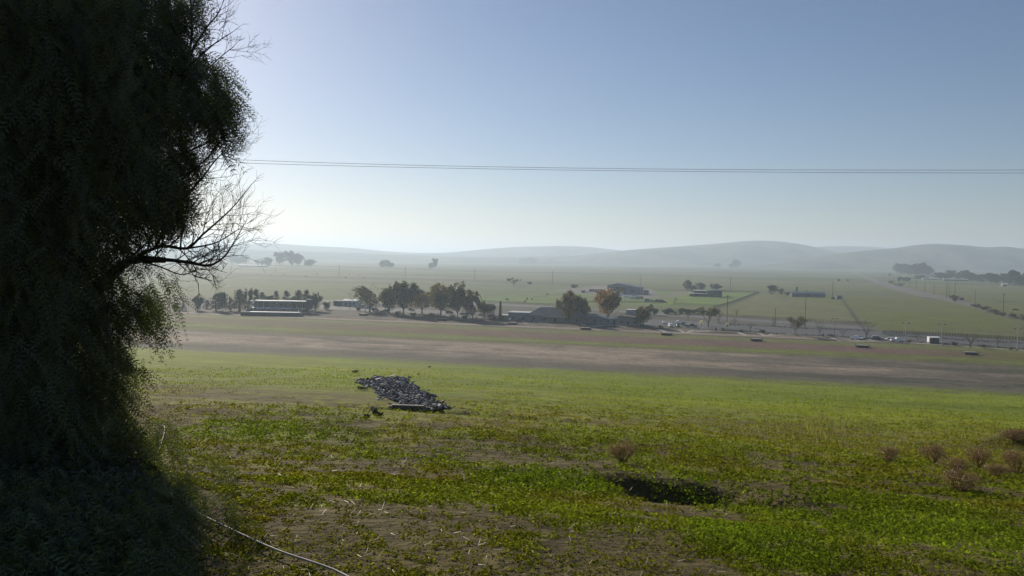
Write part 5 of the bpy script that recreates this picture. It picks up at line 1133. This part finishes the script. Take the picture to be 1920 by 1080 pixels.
# trunk and limbs
mb = MB(); rs = random.Random(3)
mb.tube([Vector((0, 0, 0)), Vector((.1, -.05, .9)), Vector((.05, -.1, 1.8)), Vector((-.1, 0, 3.0))], [.34, .26, .22, .17], 10)
mb.build('trunk', PB, pep, True)
def limb(pts, r0_, r1_, n=7, name='limb'):
    Q = []
    for i in range(len(pts) - 1):
        a, b, c, d = pts[max(i - 1, 0)], pts[i], pts[i + 1], pts[min(i + 2, len(pts) - 1)]
        for t in (0, .33, .66): Q.append(.5 * (2 * b + (c - a) * t + (2 * a - 5 * b + 4 * c - d) * t * t + (3 * b - a - 3 * c + d) * t ** 3))
    Q.append(pts[-1]); return Q, [r0_ + (r1_ - r0_) * (i / (len(Q) - 1)) ** .8 for i in range(len(Q))]
for k in range(6):
    a = k * 1.05 + .3; pts = [Vector((0, 0, 1.6 + .25 * k)), Vector((-.5 + math.cos(a) * .5, .3 + math.sin(a) * .4, 2.9 + .2 * k)), Vector((-.8 + math.cos(a) * 1.0, .5 + math.sin(a) * .5, 4.3 + .2 * k)), Vector((-.9 + math.cos(a) * 1.2, .6 + math.sin(a) * .6, 5.4))]
    Q, rr = limb(pts, .085, .02); MB().tube(Q, rr, 6).build('limb', PB, pep, True)
Q, rr = limb([Vector((0.05, -.1, 1.5)), at(90, 620, 7.3), at(165, 558, 7.0), at(205, 520, 6.9), at(245, 488, 6.8), at(310, 488, 6.8)], .11, .024); MB().tube(Q, rr, 8).build('limb', PB, pep, True)
CUR = [([(245, 488), (310, 487), (360, 493), (392, 498), (420, 482), (440, 452), (456, 424)], .022, .003), ([(235, 492), (300, 462), (350, 466), (380, 440), (412, 412), (440, 385), (472, 345)], .02, .003), ([(290, 466), (320, 412), (345, 372), (378, 335), (400, 305), (422, 282), (438, 262)], .015, .003),
       ([(215, 430), (280, 395), (325, 350), (385, 300), (408, 270), (424, 250)], .016, .003), ([(300, 300), (350, 285), (385, 270), (405, 262), (428, 250)], .012, .003), ([(290, 260), (330, 180), (352, 110), (360, 50), (352, -60)], .020, .008), ([(330, 150), (375, 105), (405, 80), (436, 60)], .012, .003),
       ([(335, 190), (380, 140), (410, 110), (437, 88)], .01, .003), ([(345, 120), (385, 55), (412, 20), (432, -40)], .012, .003), ([(350, 466), (400, 457), (432, 440), (450, 428)], .01, .003), ([(338, 470), (342, 420), (352, 380), (350, 345)], .01, .003), ([(235, 440), (270, 405), (330, 400), (370, 392)], .01, .003),
       ([(180, 460), (240, 405), (300, 352), (330, 330), (352, 300)], .014, .003), ([(200, 510), (260, 470), (300, 430), (325, 425)], .012, .003), ([(250, 486), (300, 500), (340, 515), (372, 505)], .01, .003), ([(140, 500), (170, 420), (215, 350), (260, 280), (300, 200)], .016, .006)]
tw = MB()
def twig(b, d, L, r, dep):
    pts = [b]; dd = d.copy()
    for i in range(3):
        dd = (dd + Vector((rs.uniform(-1, 1), rs.uniform(-1, 1) * .6, rs.uniform(-.6, 1))) * .22).normalized(); pts.append(pts[-1] + dd * L / 3)
    tw.tube(pts, [r, r * .8, r * .6, r * .35], 3, cap=False)
    if dep > 0:
        for j in range(rs.choice([3, 4])):
            s = pts[rs.choice([1, 2, 2, 3])]; sg = rs.choice([-1, 1]); nd = (dd + Vector((sg * dd.z, rs.uniform(-.6, .6), -sg * dd.x)) * rs.uniform(.5, 1.0) + Vector((0, 0, .15))).normalized()
            twig(s, nd, L * rs.uniform(.45, .7), r * .6, dep - 1)
for pix, ra, rb in CUR:
    D0 = 6.8 + rs.uniform(-.25, .25); pts = [at(a, b, D0 + rs.uniform(-.05, .05)) for a, b in pix]; Q, rr = limb(pts, ra, rb); MB().tube(Q, rr, 5).build('branch', PB, pep, True)
    for i in range(2, len(Q) - 1):
        for _ in range(2):
            if rs.random() < .75:
                t = (Q[i + 1] - Q[i - 1]).normalized(); sg = rs.choice([-1, 1]); d = (t + Vector((sg * t.z, rs.uniform(-.5, .5), -sg * t.x)) * rs.uniform(.6, 1.2)).normalized()
                twig(Q[i], d, rs.uniform(.12, .30), max(rr[i] * .45, .0028), 2)
    twig(Q[-1], (Q[-1] - Q[-3]).normalized(), .12, .003, 1)
tw.build('twigs', PB, pep)

# ------------------------------------------------------------------ haze: one closed box of even air
hz = MB().box(-16000, 16000, -1500, 20500, PLAIN - 2, 190)
hm, ht = new_mat('haze')
pv = ht.nodes.new('ShaderNodeVolumePrincipled'); pv.inputs['Color'].default_value = (.70, .84, 1.0, 1); pv.inputs['Density'].default_value = .00021; pv.inputs['Anisotropy'].default_value = .35
ho = ht.nodes.new('ShaderNodeOutputMaterial'); ht.links.new(pv.outputs[0], ho.inputs['Volume'])
hz = hz.build('haze', hm); tag(hz, 'thin blue morning haze lying over the valley', kind='stuff')
